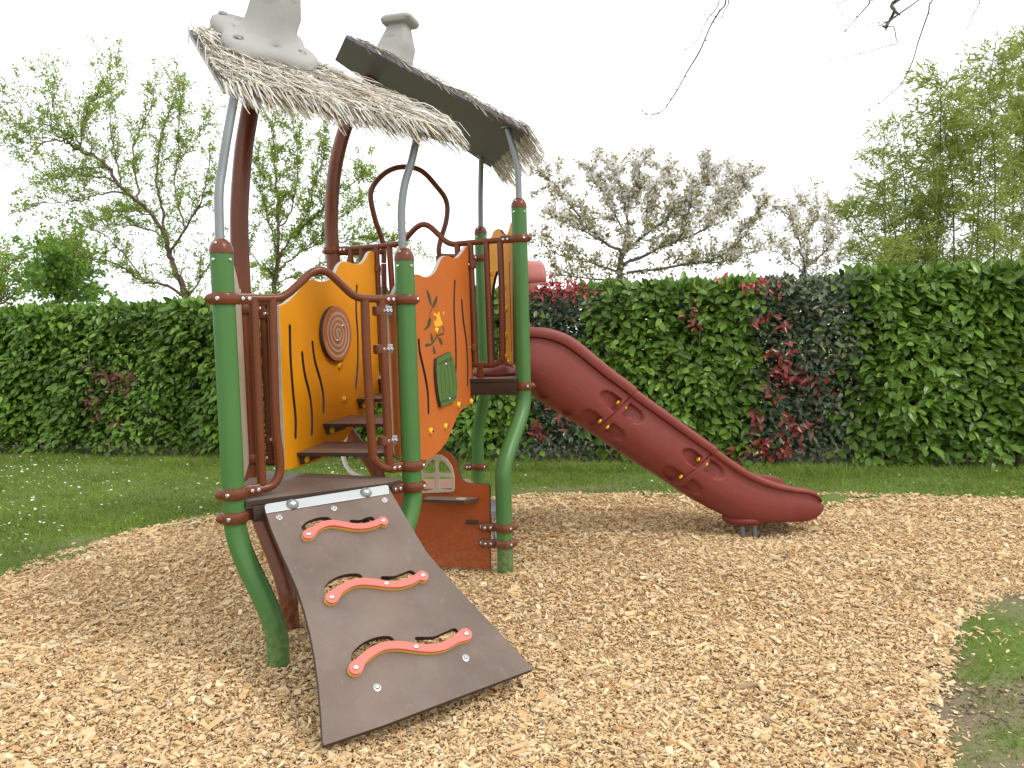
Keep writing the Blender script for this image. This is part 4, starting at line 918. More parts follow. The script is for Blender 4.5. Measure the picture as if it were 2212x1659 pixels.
def hedge_shrub(name, label, px0, px1, mat, L, dens, kind, seed, zt=0., top_l=1.0):
    rng = np.random.default_rng(seed); s0, s1 = hs(px0), hs(px1); wd = s1 - s0; top = HTOP + zt
    root = thing(name, tuple(HA + HD * ((s0 + s1) / 2) - HN * .35), label, 'hedge shrub', 'clipped hedge shrubs in a row')
    hd_, hn_, hp = np.array(HD), np.array(HN), np.array(HA)
    Ps, Ds, Ns, Ls = [], [], [], []
    lump = lambda s, z: .05 * np.sin(3.1 * s + 1.7 * z) + .04 * np.sin(6.7 * s - 4.1 * z + 1) + .025 * np.sin(13 * s + 9 * z)
    def put(s, z, dp, out, jit, lng):
        n = len(s); dp = dp + lump(s, z) * (dp < .45)
        P = hp + s[:, None] * hd_ - dp[:, None] * hn_; P[:, 2] = z
        D = out + rng.normal(0, jit, (n, 3)); Nn = hn_ * .75 + np.array([0, 0, .75]) + rng.normal(0, .38, (n, 3))
        Ps.append(P); Ds.append(D); Ns.append(Nn); Ls.append(lng * rng.uniform(.65, 1.2, n))
    fuzz = .10
    nf = int(dens * 1.25 * wd * top); s = rng.uniform(s0, s1, nf) + rng.normal(0, fuzz, nf); z = .02 + (top - .03) * rng.random(nf) ** .93
    keep = rng.random(nf) < np.clip((z + .02) / .14, .35, 1); s, z = s[keep], z[keep]
    n = len(s); sidev = rng.choice([-1, 1], n)[:, None] * hd_ * rng.uniform(.15, .9, (n, 1))
    put(s, z, rng.random(n) * .12, hn_ * .55 + np.array([0, 0, -.42]) + sidev, .26, L)                       # outer face
    n = int(max(dens, 700) * wd * top * 2.3); s = rng.uniform(s0, s1, n) + rng.normal(0, fuzz, n); put(s, .10 + (top - .16) * rng.random(n), .16 + rng.random(n) * .55, hn_ * .4, .8, L * 1.05)
    n = int(dens * wd * .75 * 1.6); s = rng.uniform(s0, s1, n) + rng.normal(0, fuzz, n)
    put(s, top - .02 + rng.normal(0, .030, n), rng.random(n) * .85, np.array([0, 0, .55]) + hn_ * .25, .55, L * top_l)    # clipped top
    n = int(70 * wd); s = rng.uniform(s0, s1, n); put(s, top + rng.random(n) * .035, rng.random(n) * .7, np.array([0, 0, 1.0]), .4, L * top_l)
    n = int(620 * wd); s = rng.uniform(s0, s1, n); put(s, rng.uniform(top - .42, top - .02, n), .14 + rng.random(n) * .6, hn_ * .4, .8, .10)
    P, D, Nn, Lg = map(np.concatenate, (Ps, Ds, Ns, Ls))
    leaf_mesh('foliage', P, D, Nn, Lg, Lg * (.52 if kind == 'l' else .44), mat, root, True, .14, .16)
    mb = MB()
    for i in range(max(3, int(wd * 5))):
        s_ = rng.uniform(s0, s1); dp = rng.uniform(.12, .6); b = HA + HD * s_ - HN * dp
        mb.tube([b + Vector((0, 0, -.03)), b + Vector((rng.normal(0, .05), rng.normal(0, .05), .5)), b + Vector((rng.normal(0, .12), rng.normal(0, .12), 1.2))], [.016, .012, .006], 6)
    mb.build('stems', [BARK], root)
    return root
def sprigs(root, spots, mat, L, seed, nl=(6, 10)):
    """whorls of leaves on shoot tips that push out of the hedge face"""
    rng = np.random.default_rng(seed); P, D, N, Lg = [], [], [], []
    spots = list(spots) + [(a + rng.normal(0, 16), b + rng.normal(0, 14)) for a, b in spots]
    for px, py in spots:
        c = np.array(hedge_pt(px, py, -.03 - .05 * rng.random())); ax_ = np.array(HN) * .8 + np.array([0, 0, .5]) + rng.normal(0, .25, 3); ax_ /= np.linalg.norm(ax_)
        n = max(3, int(rng.integers(*nl) * .8)); a0 = rng.random() * 6.28
        X = np.cross(ax_, [0, 0, 1.]); X /= np.linalg.norm(X); Y = np.cross(ax_, X)
        for k in range(n):
            a = a0 + k * 2.4; rdl = X * math.cos(a) + Y * math.sin(a)
            D.append(rdl * rng.uniform(.5, 1.1) + ax_ * rng.uniform(.1, .8) + rng.normal(0, .35, 3) + np.array([0, 0, -.25])); N.append(ax_ - rdl * .3); P.append(c - ax_ * rng.uniform(0, .09) + rng.normal(0, .018, 3)); Lg.append(L * rng.uniform(.7, 1.15))
    Lg = np.array(Lg); return leaf_mesh('red_shoots', np.array(P), np.array(D), np.array(N), Lg, Lg * .36, mat, root, True, .16, .18)
hedge_shrub('laurel_shrub', 'glossy laurel hedge shrub at the far left end of the hedge', -330, 165, LAUREL, .098, 760, 'l', 21)
b_ = hedge_shrub('laurel_shrub', 'laurel hedge shrub with a dark thin patch and bronze red shoots, left part', 160, 335, LAUREL, .085, 560, 'l', 22)
sprigs(b_, [(195, 792), (215, 808), (235, 815), (250, 806), (262, 822), (240, 830), (190, 868), (205, 880), (270, 822), (215, 905), (255, 912), (205, 840)], PHOTD, .085, 31)
hedge_shrub('laurel_shrub', 'laurel hedge shrub between the thin reddish patch and the front left post', 325, 560, LAUREL, .098, 760, 'l', 23)
hedge_shrub('laurel_shrub', 'laurel hedge shrub behind the guard rails and the yellow panel', 550, 860, LAUREL, .098, 700, 'l', 24)
hedge_shrub('laurel_shrub', 'laurel hedge shrub behind the orange panel and green posts', 850, 1130, LAUREL, .098, 700, 'l', 25)
e_ = hedge_shrub('elaeagnus_shrub', 'dark grey green hedge shrub with red shoots on top, just right of the slide entry', 1120, 1285, ELAEA, .068, 1200, 'e', 26, -.02)
rr = np.random.default_rng(5)
sprigs(e_, [(rr.uniform(1140, 1270), rr.uniform(612, 636)) for _ in range(15)] + [(1150, 606), (1160, 598), (1176, 604)], PHOTB, .075, 36)
sprigs(e_, [(1205, 902), (1160, 912), (1190, 880), (1150, 935), (1225, 845), (1245, 880)], PHOT, .085, 32)
f_ = hedge_shrub('laurel_shrub', 'bright laurel hedge shrub above the middle of the slide', 1278, 1640, LAUREL, .100, 800, 'l', 27)
g_ = hedge_shrub('elaeagnus_shrub', 'dark grey green hedge shrub mixed with deep red shoots above the slide exit', 1632, 1850, ELAEA, .070, 1250, 'e', 28, .0)
sprigs(g_, [(1628, 612), (1645, 609), (1662, 614), (1604, 624)], PHOTB, .08, 37, (4, 7))
reds = [(1490, 665), (1500, 690), (1650, 680), (1690, 690), (1665, 762), (1680, 775), (1700, 770), (1690, 795), (1710, 790), (1672, 800), (1722, 800), (1700, 815), (1730, 820), (1745, 808), (1760, 818), (1780, 825), (1665, 830), (1690, 838), (1735, 850), (1700, 905), (1720, 915), (1650, 890), (1630, 905), (1690, 930), (1660, 945), (1640, 960), (1620, 975), (1655, 975), (1700, 955), (1735, 930), (1600, 985), (1680, 985), (1745, 925), (1670, 1000), (1640, 930)]
sprigs(g_, reds, PHOT, .098, 33, (4, 7))
hedge_shrub('laurel_shrub', 'tall glossy laurel hedge shrub in front of the bamboo', 1840, 2080, LAUREL, .106, 820, 'l', 29, .02)
hedge_shrub('laurel_shrub', 'tall glossy laurel hedge shrub at the far right end of the hedge', 2070, 2500, LAUREL, .106, 820, 'l', 30, .03)

# ================================================================== TREES
def tree(name, label, limbs, Y, leaf, nleaf, L, W, twig=(.25, .7), seed=1, r0=.06, bark=BARK, spread=.9, lname='crown', spacing=.11, tw_r=.006, extra=None, group=None, cat='tree', upb=.35, base=None, limb_k=.5):
    """limbs: lists of (px, py) with a depth swing; twigs grow along them and carry the leaves"""
    rng = np.random.default_rng(seed); b = base or limbs[0][0][0]; g0_ = atY(*b, Y); root = thing(name, (g0_.x, Y, 0), label, cat, group); mb = MB(); tips = []
    first = True
    for pts, sw0, sw1, ra, rb in limbs:
        n = len(pts); P3 = [np.array(atY(x, y, Y + sw0 + (sw1 - sw0) * i / max(1, n - 1))) for i, (x, y) in enumerate(pts)]
        if first: P3 = [np.array([P3[0][0], P3[0][1], -.05])] + P3; first = False
        S = np.array(cr_spline(P3, 5)); m = len(S); S[1:-1] += rng.normal(0, .012, (m - 2, 3))
        mb.tube(S, [limb_k * (ra + (rb - ra) * i / (m - 1)) for i in range(m)], 8)
        d = np.r_[0, np.cumsum(np.linalg.norm(np.diff(S, axis=0), axis=1))]; k = int(d[-1] / spacing)
        for j in range(k):
            t = d[-1] * (.12 + .88 * (j + rng.random()) / max(1, k)); idx = min(m - 2, max(0, np.searchsorted(d, t) - 1)); p = S[idx] + (S[idx + 1] - S[idx]) * rng.random()
            if p[2] < 1.0: continue
            tan = S[idx + 1] - S[idx]; tan /= np.linalg.norm(tan) + 1e-9
            tips.append((p, tan * .7 + rng.normal(0, spread * .55, 3) + np.array([0, 0, upb]), rng.uniform(*twig)))
        tips.append((S[-1], tan, rng.uniform(*twig)))
    LP, LD = [], []
    for p, dv, ln in tips:
        dv = dv / np.linalg.norm(dv); bend = rng.normal(0, .25, 3); path = [p]; cur = p.copy(); dd_ = dv.copy()
        for i in range(4): dd_ = dd_ + bend * .25; dd_ /= np.linalg.norm(dd_); cur = cur + dd_ * ln / 4; path.append(cur.copy())
        mb.tube(path, [tw_r, tw_r * .85, tw_r * .7, tw_r * .5, tw_r * .3], 4, 0, False)
        for i in range(2):
            o = path[rng.integers(1, 4)]; e = dd_ + rng.normal(0, .7, 3); e /= np.linalg.norm(e); l2 = ln * rng.uniform(.25, .5); mb.tube([o, o + e * l2 * .5, o + e * l2], [tw_r * .6, tw_r * .5, tw_r * .3], 3, 0, False)
            for u in (.3, .5, .7, .85, 1): LP.append(o + e * l2 * u); LD.append(e)
        for u in np.linspace(.15, 1, 9): f = u * 4; i = min(3, int(f)); LP.append(path[i] + (path[i + 1] - path[i]) * (f - i)); LD.append(dd_)
    mb.build('trunk', [bark], root, recalc=False)
    LP, LD = np.array(LP), np.array(LD)
    def crown(nm, mt, num, l, w_, jit, wgt=None):
        pr = None if wgt is None else (lambda a: a / a.sum())(np.array([wgt(x) for x in LP]) + 1e-6)
        i = rng.choice(len(LP), num, p=pr); P = LP[i] + rng.normal(0, jit, (num, 3)); D = LD[i] * .5 + rng.normal(0, .7, (num, 3))
        leaf_mesh(nm, P, D, rng.normal(0, 1, (num, 3)) + np.array([0, 0, .6]), l * rng.uniform(.6, 1.25, num), w_ * rng.uniform(.7, 1.2, num), mt, root, False)
    crown(lname, leaf, nleaf, L, W, .018)
    if extra: crown(*extra)
    return root
YG = MI('young_leaf', [(.22, .34, .035), (.30, .43, .06), (.38, .49, .10), (.17, .29, .035), (.38, .30, .08)], .6, .5, .15)
DG = MI('broad_leaf', [(.14, .28, .04), (.22, .38, .06), (.28, .45, .08), (.11, .22, .04)], .5, .3, .3)
OLV = MI('bronze_young_leaf', [(.32, .26, .07), (.40, .32, .10), (.27, .26, .07), (.36, .24, .08)], .6, .45, .3)
BLOS = MI('white_blossom', [(.86, .83, .83), (.90, .88, .87), (.80, .77, .77), (.88, .84, .84)], .7, .6, .1)
BAMB = MI('bamboo_leaf', [(.27, .34, .06), (.35, .41, .09), (.43, .47, .14), (.20, .28, .05), (.31, .37, .08)], .6, .45, .15)
def Z7(*p): return q(7, *p)
def Z8(*p): return q(8, *p)
tree('budding_tree', 'spreading tree with small fresh green leaves behind the left end of the hedge', [
    (Z7((1120, 1700), (1110, 1540), (1080, 1440), (1030, 1340), (1000, 1250), (985, 1160)), 0, 0, .13, .075),
    (Z7((985, 1160), (900, 1030), (820, 940), (720, 870), (640, 740), (560, 680), (470, 640), (400, 595), (330, 580), (250, 600), (180, 650)), 0, -1.4, .070, .012),
    (Z7((640, 740), (520, 735), (450, 760), (390, 820)), -.6, -.2, .02, .006), (Z7((690, 820), (560, 795), (450, 790), (330, 800), (230, 830)), -.5, .5, .025, .006),
    (Z7((740, 885), (600, 895), (500, 930), (380, 945), (220, 960), (150, 1010)), -.3, -1.2, .028, .006), (Z7((985, 1160), (960, 1000), (930, 850), (930, 700), (960, 550), (1000, 400), (1050, 260)), 0, .8, .05, .008),
    (Z7((820, 940), (800, 760), (790, 620), (840, 500), (900, 380), (915, 240)), -.2, .9, .035, .007), (Z7((720, 870), (690, 700), (660, 560), (655, 350), (690, 120)), -.4, -.2, .03, .006),
    (Z7((560, 680), (500, 480), (540, 420)), -.7, -.2, .02, .006), (Z7((470, 640), (510, 430), (600, 260)), -.9, -1.3, .02, .006), (Z7((400, 595), (330, 440), (290, 300), (285, 200)), -1, -.6, .02, .006),
    (Z7((400, 595), (260, 480), (150, 400), (60, 330)), -1, -1.6, .018, .005), (Z7((330, 580), (170, 540), (20, 480)), -1.1, -1.3, .016, .005), (Z7((250, 600), (100, 590), (0, 610)), -1.2, -.8, .014, .005),
    (Z7((1000, 1250), (1100, 1100), (1200, 900), (1240, 700)), 0, -.9, .045, .007), (Z7((1100, 1100), (1040, 900), (1050, 650), (1080, 300)), -.3, .4, .03, .006), (Z7((1040, 720), (1150, 600), (1260, 430)), 0, .5, .018, .005),
    (Z7((1110, 1520), (980, 1440), (860, 1420), (760, 1360), (640, 1290), (500, 1270), (380, 1180)), 0, -1.0, .05, .007), (Z7((860, 1420), (720, 1240), (600, 1130), (480, 1080)), -.4, -.6, .025, .006), (Z7((985, 1160), (850, 1100), (700, 1080), (560, 1090)), 0, .6, .03, .006),
    (Z7((1120, 1500), (1200, 1380), (1270, 1240)), 0, .4, .035, .007), (Z7((900, 1030), (780, 1000), (640, 1010)), -.2, .8, .024, .006)],
    12.5, YG, 34000, .043, .022, (.2, .62), 41, bark=BARKR, spacing=.06, tw_r=.0038)
tree('budding_tree', 'tree with fresh green leaves seen between the brown posts of both towers', [
    (Z7((1610, 1700), (1610, 1500), (1635, 1350), (1642, 1200)), 0, 0, .09, .06), (Z7((1642, 1200), (1640, 900), (1620, 650), (1605, 420)), 0, .3, .045, .007),
    (Z7((1642, 1300), (1700, 1180), (1800, 1050), (1890, 750), (1950, 460)), 0, -.6, .035, .006), (Z7((1642, 1250), (1570, 1000), (1530, 700)), 0, .6, .03, .006), (Z7((1700, 1180), (1880, 1010), (2000, 900), (2150, 790)), -.2, -.8, .03, .006),
    (Z7((1642, 1100), (1720, 1000), (1760, 750), (1735, 480)), 0, .5, .03, .006), (Z7((1640, 1350), (1800, 1230), (1990, 1180), (2150, 1230)), 0, .7, .028, .006), (Z7((1630, 1380), (1530, 1300), (1450, 1200)), 0, -.4, .025, .006), (Z7((1800, 1230), (2000, 1050), (2130, 950)), .2, .8, .02, .005), (Z7((1990, 1180), (2200, 1150), (2400, 1230)), .4, .2, .02, .005), (Z7((1640, 1420), (1850, 1380), (2100, 1350)), 0, .5, .02, .005)],
    12.0, YG, 27000, .043, .022, (.2, .55), 42, bark=BARKR, spacing=.05, tw_r=.0038)
rr = np.random.default_rng(9)
def fan(cx_, cy_, x0, x1, y0, y1, n, sw, ra=.03, wob=10):
    out = []
    for i in range(n):
        x = x0 + (x1 - x0) * (i + rr.random()) / n; e = abs((x - (x0 + x1) / 2) / ((x1 - x0) / 2)); y = y0 + (y1 - y0) * (e ** 2.2 * .8 + .25 * rr.random()) + rr.normal(0, wob)
        mx_, my_ = cx_ + (x - cx_) * .45 + rr.normal(0, 6), cy_ + (y - cy_) * .55 + rr.normal(0, 6); out.append(([(cx_, cy_), (mx_, my_), (x, y)], 0, rr.uniform(-sw, sw), ra, .007))
    return out
tree('round_tree', 'small dense bright green tree left of the spreading budding tree', [([(128, 720), (128, 660), (130, 640)], 0, 0, .10, .08)] + fan(130, 650, 62, 205, 545, 640, 22, .9, .035) + fan(130, 620, 90, 170, 560, 600, 10, .8, .03),
    14.0, DG, 8000, .085, .055, (.15, .75), 43, spacing=.10, upb=.2)
tree('round_tree', 'low yellow green tree at the far left edge above the hedge', [([(-20, 720), (-20, 660)], 0, 0, .10, .08)] + fan(-20, 670, -110, 85, 545, 650, 16, .8, .03), 15.0, YG, 5200, .06, .035, (.2, .5), 44, spacing=.12, tw_r=.004)
BL_TOP = atY(1400, 470, 12).z
tree('cherry_tree', 'white blossoming cherry tree behind the hedge above the slide', [
    (Z8((395, 1420), (393, 1260), (392, 1180), (400, 1120)), 0, 0, .11, .08), (Z8((400, 1130), (300, 1080), (230, 1000), (130, 880), (85, 810)), 0, -.8, .05, .007), (Z8((400, 1130), (420, 1000), (400, 850), (375, 755)), 0, .4, .05, .007),
    (Z8((405, 1150), (500, 1060), (640, 960), (760, 860), (790, 750)), 0, -.6, .055, .007), (Z8((600, 1000), (640, 900), (610, 780)), -.3, .2, .03, .007), (Z8((410, 1190), (600, 1110), (780, 1030), (900, 900), (970, 800)), 0, .5, .05, .007),
    (Z8((395, 1230), (250, 1180), (120, 1150), (30, 1090)), 0, .4, .04, .007), (Z8((420, 1230), (700, 1190), (900, 1120), (1020, 950)), 0, -.9, .045, .007), (Z8((410, 1050), (330, 900), (250, 770)), .1, .6, .03, .006), (Z8((410, 950), (470, 850), (485, 745)), .2, -.3, .03, .006),
    (Z8((500, 1060), (520, 930), (560, 840)), -.1, .6, .03, .006), (Z8((780, 1030), (850, 940), (870, 790)), .3, .8, .03, .006), (Z8((300, 1080), (180, 1020), (90, 960)), -.3, .3, .025, .006), (Z8((700, 1190), (850, 1180), (1010, 1130)), -.4, .2, .025, .006), (Z8((395, 1260), (200, 1250), (80, 1230)), 0, -.5, .03, .006), (Z8((640, 1100), (700, 980), (720, 860)), 0, -.8, .03, .006)],
    12.0, OLV, 12500, .055, .032, (.18, .42), 45, spacing=.055, tw_r=.0034, upb=.4,
    extra=('blossom', BLOS, 12000, .052, .050, .026, lambda p: .12 + max(0, (p[2] - 1.9) / .9) ** 1.3 + max(0, p[0] - 2.2) * .35))
tree('cherry_tree', 'small sparse cherry tree between the big cherry and the bamboo', [
    (Z8((1225, 1420), (1225, 1240), (1225, 1180)), 0, 0, .07, .045), (Z8((1225, 1200), (1200, 1100), (1160, 1000), (1100, 930)), 0, -.5, .03, .006), (Z8((1225, 1180), (1240, 1050), (1290, 950), (1275, 895)), 0, .4, .03, .006),
    (Z8((1225, 1200), (1300, 1150), (1380, 1050), (1395, 940)), 0, -.3, .03, .006), (Z8((1200, 1100), (1190, 980), (1200, 900)), -.2, .3, .02, .006), (Z8((1225, 1240), (1120, 1150), (1070, 1060)), 0, .5, .02, .006), (Z8((1300, 1150), (1330, 1020), (1330, 960)), 0, .5, .02, .006), (Z8((1225, 1250), (1330, 1220), (1430, 1130)), 0, -.5, .02, .006)],
    12.6, OLV, 3000, .050, .028, (.15, .36), 46, spacing=.06, tw_r=.0034, upb=.4, extra=('blossom', BLOS, 2600, .052, .05, .028))
# bamboo clump
def bamboo():
    rng = np.random.default_rng(51); root = thing('bamboo_clump', (5.2, 9.1, 0), 'tall feathery bamboo clump behind the right end of the hedge', 'bamboo')
    CM = M('bamboo_culm', (.085, .10, .04), .5, .25, 12); P, D = [], []
    culms = []
    for px, top, Yb in ([(1925, 260, 9.6), (2085, 240, 9.2), (1712, 500, 10.2)] and []) + [(2058, 230, 9.3), (2140, 190, 9.0), (1968, 420, 9.8), (1905, 330, 9.7), (1940, 250, 9.9), (2010, 175, 9.6), (2100, 120, 9.8), (2190, 60, 9.3), (1880, 430, 9.9), (2175, 130, 10.0), (2225, 30, 9.6), (1985, 300, 10.2), (1925, 380, 10.3), (1862, 520, 9.8), (2080, 200, 10.4), (2270, 60, 9.5)]:
        b0 = atY(px, 716, Yb); b0.z = -.05; tp = atY(px + rng.normal(18, 22), top, Yb + rng.normal(0, .4)); lean = rng.normal(0, .25, 2)
        pts = cr_spline([b0, b0.lerp(tp, .4), b0.lerp(tp, .75) + Vector((lean[0] * .1, lean[1] * .1, 0)), tp + Vector((lean[0], lean[1], 0))], 8); n = len(pts)
        mb = MB(); mb.tube(pts, [.013 * (1 - .75 * (i / (n - 1)) ** 1.4) for i in range(n)], 7)
        Ht = tp.z
        for i in range(int(Ht * 27)):
            f = .22 + .78 * rng.random() ** .9; x = f * (n - 1); a = int(min(n - 2, x)); o = np.array(pts[a]) + (np.array(pts[a + 1]) - np.array(pts[a])) * (x - a)
            if o[2] < 1.35: continue
            th = rng.random() * 6.28; L_ = rng.uniform(.18, .62) * (1.1 - .5 * f); e = np.array([math.cos(th), math.sin(th), rng.uniform(.1, .7)]); e /= np.linalg.norm(e)
            tip = o + e * L_ + np.array([0, 0, -.12 * L_]); mid = (o + tip) / 2 + np.array([0, 0, .05 * L_]); mb.tube([o, mid, tip], [.0028, .002, .001], 3, 0, False)
            for u in np.linspace(.25, 1, int(5 + L_ * 15)):
                for _ in range(3): P.append(o + (tip - o) * u + rng.normal(0, .025, 3)); D.append(e * .6 + rng.normal(0, .55, 3) + np.array([0, 0, -.12]))
        mb.build('culm', [CM], root, recalc=False)
    P, D = np.array(P), np.array(D); n = len(P)
    leaf_mesh('foliage', P, D, rng.normal(0, 1, (n, 3)) + np.array([0, 0, .5]), rng.uniform(.07, .135, n), rng.uniform(.012, .020, n), BAMB, root, False)
bamboo()
# bare twigs of a tree that stands right of the camera
def overhang():
    rng = np.random.default_rng(61); root = thing('overhanging_tree', (4.6, 2.2, 0), 'bare tree whose thin drooping twigs hang in from the top right', 'tree')
    mb = MB(); mb.tube(cr_spline([(4.6, 2.2, -.1), (4.55, 2.25, 1.6), (4.3, 2.4, 3.0), (3.9, 2.7, 4.2)], 6), [.17 - .004 * i for i in range(19)], 12)
    A = atY(2085, -70, 3.3); mb.tube(cr_spline([(4.3, 2.4, 3.0), (3.6, 2.8, 3.55), (2.8, 3.1, 3.45), tuple(A)], 6), [.07 - .003 * i for i in range(19)], 10)
    B_ = atY(1560, -90, 3.1); mb.tube(cr_spline([(3.6, 2.8, 3.55), (2.4, 3.2, 3.6), (1.6, 3.1, 3.45), tuple(B_)], 6), [.03 - .0013 * i for i in range(19)], 8)
    T = mb.build('trunk', [BARK], root, recalc=False)
    def tw(start, k, pts, Y, r):
        mb = MB(); P = [tuple(start)] + [tuple(atY(x, y, Y + .05 * i * (-1) ** i * .3)) for i, (x, y) in enumerate(q(k, *pts))]; S = cr_spline(P, 5); n = len(S)
        r = r * .58; mb.tube(S, [r * (1 - .7 * i / (n - 1)) for i in range(n)], 6)
        for i in range(6, n - 1, 4):
            e = Vector((rng.normal(), rng.normal(), rng.normal())).normalized() * r * 3.2; mb.tube([S[i], Vector(S[i]) + e], [r * .8, r * .3], 5)
        mb.build('twig', [BARK], root, recalc=False)
    tw(B_, 8, ((868, 0), (840, 50), (800, 115), (750, 230), (690, 330), (650, 405), (620, 450), (585, 498), (545, 513), (512, 517), (486, 500)), 3.1, .0062)
    tw(B_, 8, ((838, 0), (815, 50), (780, 95), (745, 170), (690, 224), (655, 211)), 3.05, .0042)
    tw(B_, 8, ((880, 0), (862, 45), (846, 80), (800, 66), (745, 68)), 3.15, .0042)
    tw(A, 8, ((1640, 0), (1628, 50), (1608, 90), (1598, 112), (1588, 135)), 3.3, .016)
    tw(A, 8, ((1560, -20), (1512, 20), (1450, 90), (1395, 156)), 3.25, .0075)
    tw(A, 8, ((1602, 100), (1625, 120), (1636, 175), (1640, 196), (1580, 212), (1480, 240), (1400, 262), (1350, 268), (1322, 258)), 3.3, .0042)
    tw(A, 8, ((1590, 100), (1560, 100), (1500, 112), (1430, 122)), 3.3, .0038)
    tw(A, 8, ((1800, 0), (1780, 60), (1735, 190), (1712, 270), (1670, 360), (1620, 415), (1545, 478), (1500, 496)), 3.4, .0062)
    tw(A, 8, ((2010, 0), (1985, 60), (1950, 140), (1925, 215), (1880, 275)), 3.5, .0042)
    tw(A, 8, ((1410, 0), (1395, 60), (1380, 190), (1345, 258)), 3.35, .0032)
    tw(B_, 0, ((1180, -20), (1178, 30), (1177, 100)), 3.2, .0018)
overhang()

# ================================================================== LOOSE CHIPS, GRASS, DAISIES
CHIP = MI('wood_chip', [(0.518, 0.321, 0.138), (0.691, 0.507, 0.276), (0.605, 0.412, 0.202), (0.768, 0.613, 0.395), (0.557, 0.345, 0.151), (0.672, 0.507, 0.303), (0.432, 0.230, 0.092), (0.730, 0.574, 0.359), (0.576, 0.469, 0.322), (0.643, 0.450, 0.239), (0.288, 0.182, 0.101), (0.710, 0.536, 0.312)], .8, 0, .2)
def mulch_v(x, y):
    z = .017 * np.sin(2.1 * x + 1.3 * y) + .013 * np.sin(3.7 * y - 1.9 * x + 1) + .006 * np.sin(7 * x + 5 * y)
    z = z - .055 * np.exp(-((x - 1.45) ** 2 + (y - 4.70) ** 2) / .12) - .035 * np.exp(-((x + .35) ** 2 + (y - 2.45) ** 2) / .12); return z - .004
rng = np.random.default_rng(77)
bands = [(1.75, 2.6, 19000, .95), (2.6, 3.3, 15500, 1.0), (3.3, 4.2, 9000, 1.1), (4.2, 5.2, 6500, 1.22), (5.2, 6.9, 4200, 1.4)]
X, Y, S_ = [], [], []
for y0, y1, den, scl_ in bands:
    hw = y1 * .70; n = int((y1 - y0) * 2 * hw * den); X.append(rng.uniform(-hw, hw, n)); Y.append(rng.uniform(y0, y1, n)); S_.append(np.full(n, scl_))
X, Y, S_ = map(np.concatenate, (X, Y, S_)); ins = inside(X, Y); dd = edge_dist(X, Y); sdv = np.where(ins, dd, -dd) + .045 * np.sin(9 * X + 4 * np.sin(5 * Y)) * np.sin(8 * Y + 1) + rng.normal(0, .022, len(X)) - np.where((X > 1.2) & (Y < 3.9), .045, 0)
keep = (sdv > -.02) | ((sdv > -.45) & (rng.random(len(X)) < .06 * np.exp(sdv / .13))); X, Y, S_, sdv, ins = X[keep], Y[keep], S_[keep], sdv[keep], ins[keep]; n = len(X)
Lc = np.exp(rng.normal(math.log(.0120), .50, n)) * S_; Lc = np.clip(Lc, .005, .070); Wc = Lc * rng.uniform(.16, .52, n); Wc = np.clip(Wc, .0028, .022); Tc = Wc * rng.uniform(.25, .75, n)
yaw = rng.random(n) * 6.283; pit = rng.normal(0, .27, n); rol = rng.normal(0, .5, n)
cyw, syw, cpt, spt, crl, srl = np.cos(yaw), np.sin(yaw), np.cos(pit), np.sin(pit), np.cos(rol), np.sin(rol)
ux = np.stack([cyw * cpt, syw * cpt, spt], 1); vx = np.stack([-syw * crl - cyw * spt * srl, cyw * crl - syw * spt * srl, cpt * srl], 1); wx = np.cross(ux, vx)
Zc = mulch_v(X, Y) + rng.random(n) * .014 - .006 + np.where(sdv < .06, -.008, 0); Zc = np.where((sdv < .05) | ~ins, np.maximum(Zc, .004), Zc)
T = np.array([(-1, -1, -1), (1, -1, -1), (1, 1, -1), (-1, 1, -1), (-1, -1, 1), (1, -1, 1), (1, 1, 1), (-1, 1, 1)], float) / 2
J = T[None] * np.stack([Lc, Wc, Tc], 1)[:, None]; J = J * (1 + rng.uniform(-.34, .22, (n, 8, 3)))
V = np.stack([X, Y, Zc], 1)[:, None] + J[..., :1] * ux[:, None] + J[..., 1:2] * vx[:, None] + J[..., 2:] * wx[:, None]
b = (np.arange(n) * 8)[:, None]; F = np.concatenate([b + np.array(f) for f in ((4, 5, 6, 7), (0, 1, 5, 4), (1, 2, 6, 5), (2, 3, 7, 6), (3, 0, 4, 7), (3, 2, 1, 0))])
tag(np_mesh('wood_chips', V.reshape(-1, 3), [F], CHIP), kind='stuff')
n = 9000; X2 = rng.uniform(1.2, 2.6, n); Y2 = rng.uniform(1.9, 3.9, n); k2_ = (~inside(X2, Y2)) & (np.array([bare(a, c) for a, c in zip(X2, Y2)]) > .5); X2, Y2 = X2[k2_], Y2[k2_]; n = len(X2)
sz = np.exp(rng.normal(math.log(.0042), .45, n)); J = T[None] * sz[:, None, None] * (1 + rng.uniform(-.4, .4, (n, 8, 3))); J[..., 2] *= .7
an_ = rng.random(n) * 6.28; ca_, sa_ = np.cos(an_)[:, None], np.sin(an_)[:, None]
V = np.stack([X2[:, None] + J[..., 0] * ca_ - J[..., 1] * sa_, Y2[:, None] + J[..., 0] * sa_ + J[..., 1] * ca_, .002 + J[..., 2]], 2); b = (np.arange(n) * 8)[:, None]
tag(np_mesh('soil_crumbs', V.reshape(-1, 3), [np.concatenate([b + np.array(f) for f in ((4, 5, 6, 7), (0, 1, 5, 4), (1, 2, 6, 5), (2, 3, 7, 6), (3, 0, 4, 7))])], MI('soil_crumb', [(.10, .075, .05), (.16, .12, .08), (.24, .18, .12), (.13, .10, .07), (.45, .32, .18)], .95, 0, .1)), kind='stuff')
GRASS = MI('grass_blade', [(.125, .19, .024), (.175, .265, .040), (.22, .31, .055), (.145, .22, .032), (.28, .30, .09)], .7, .3, .05, 1.6)
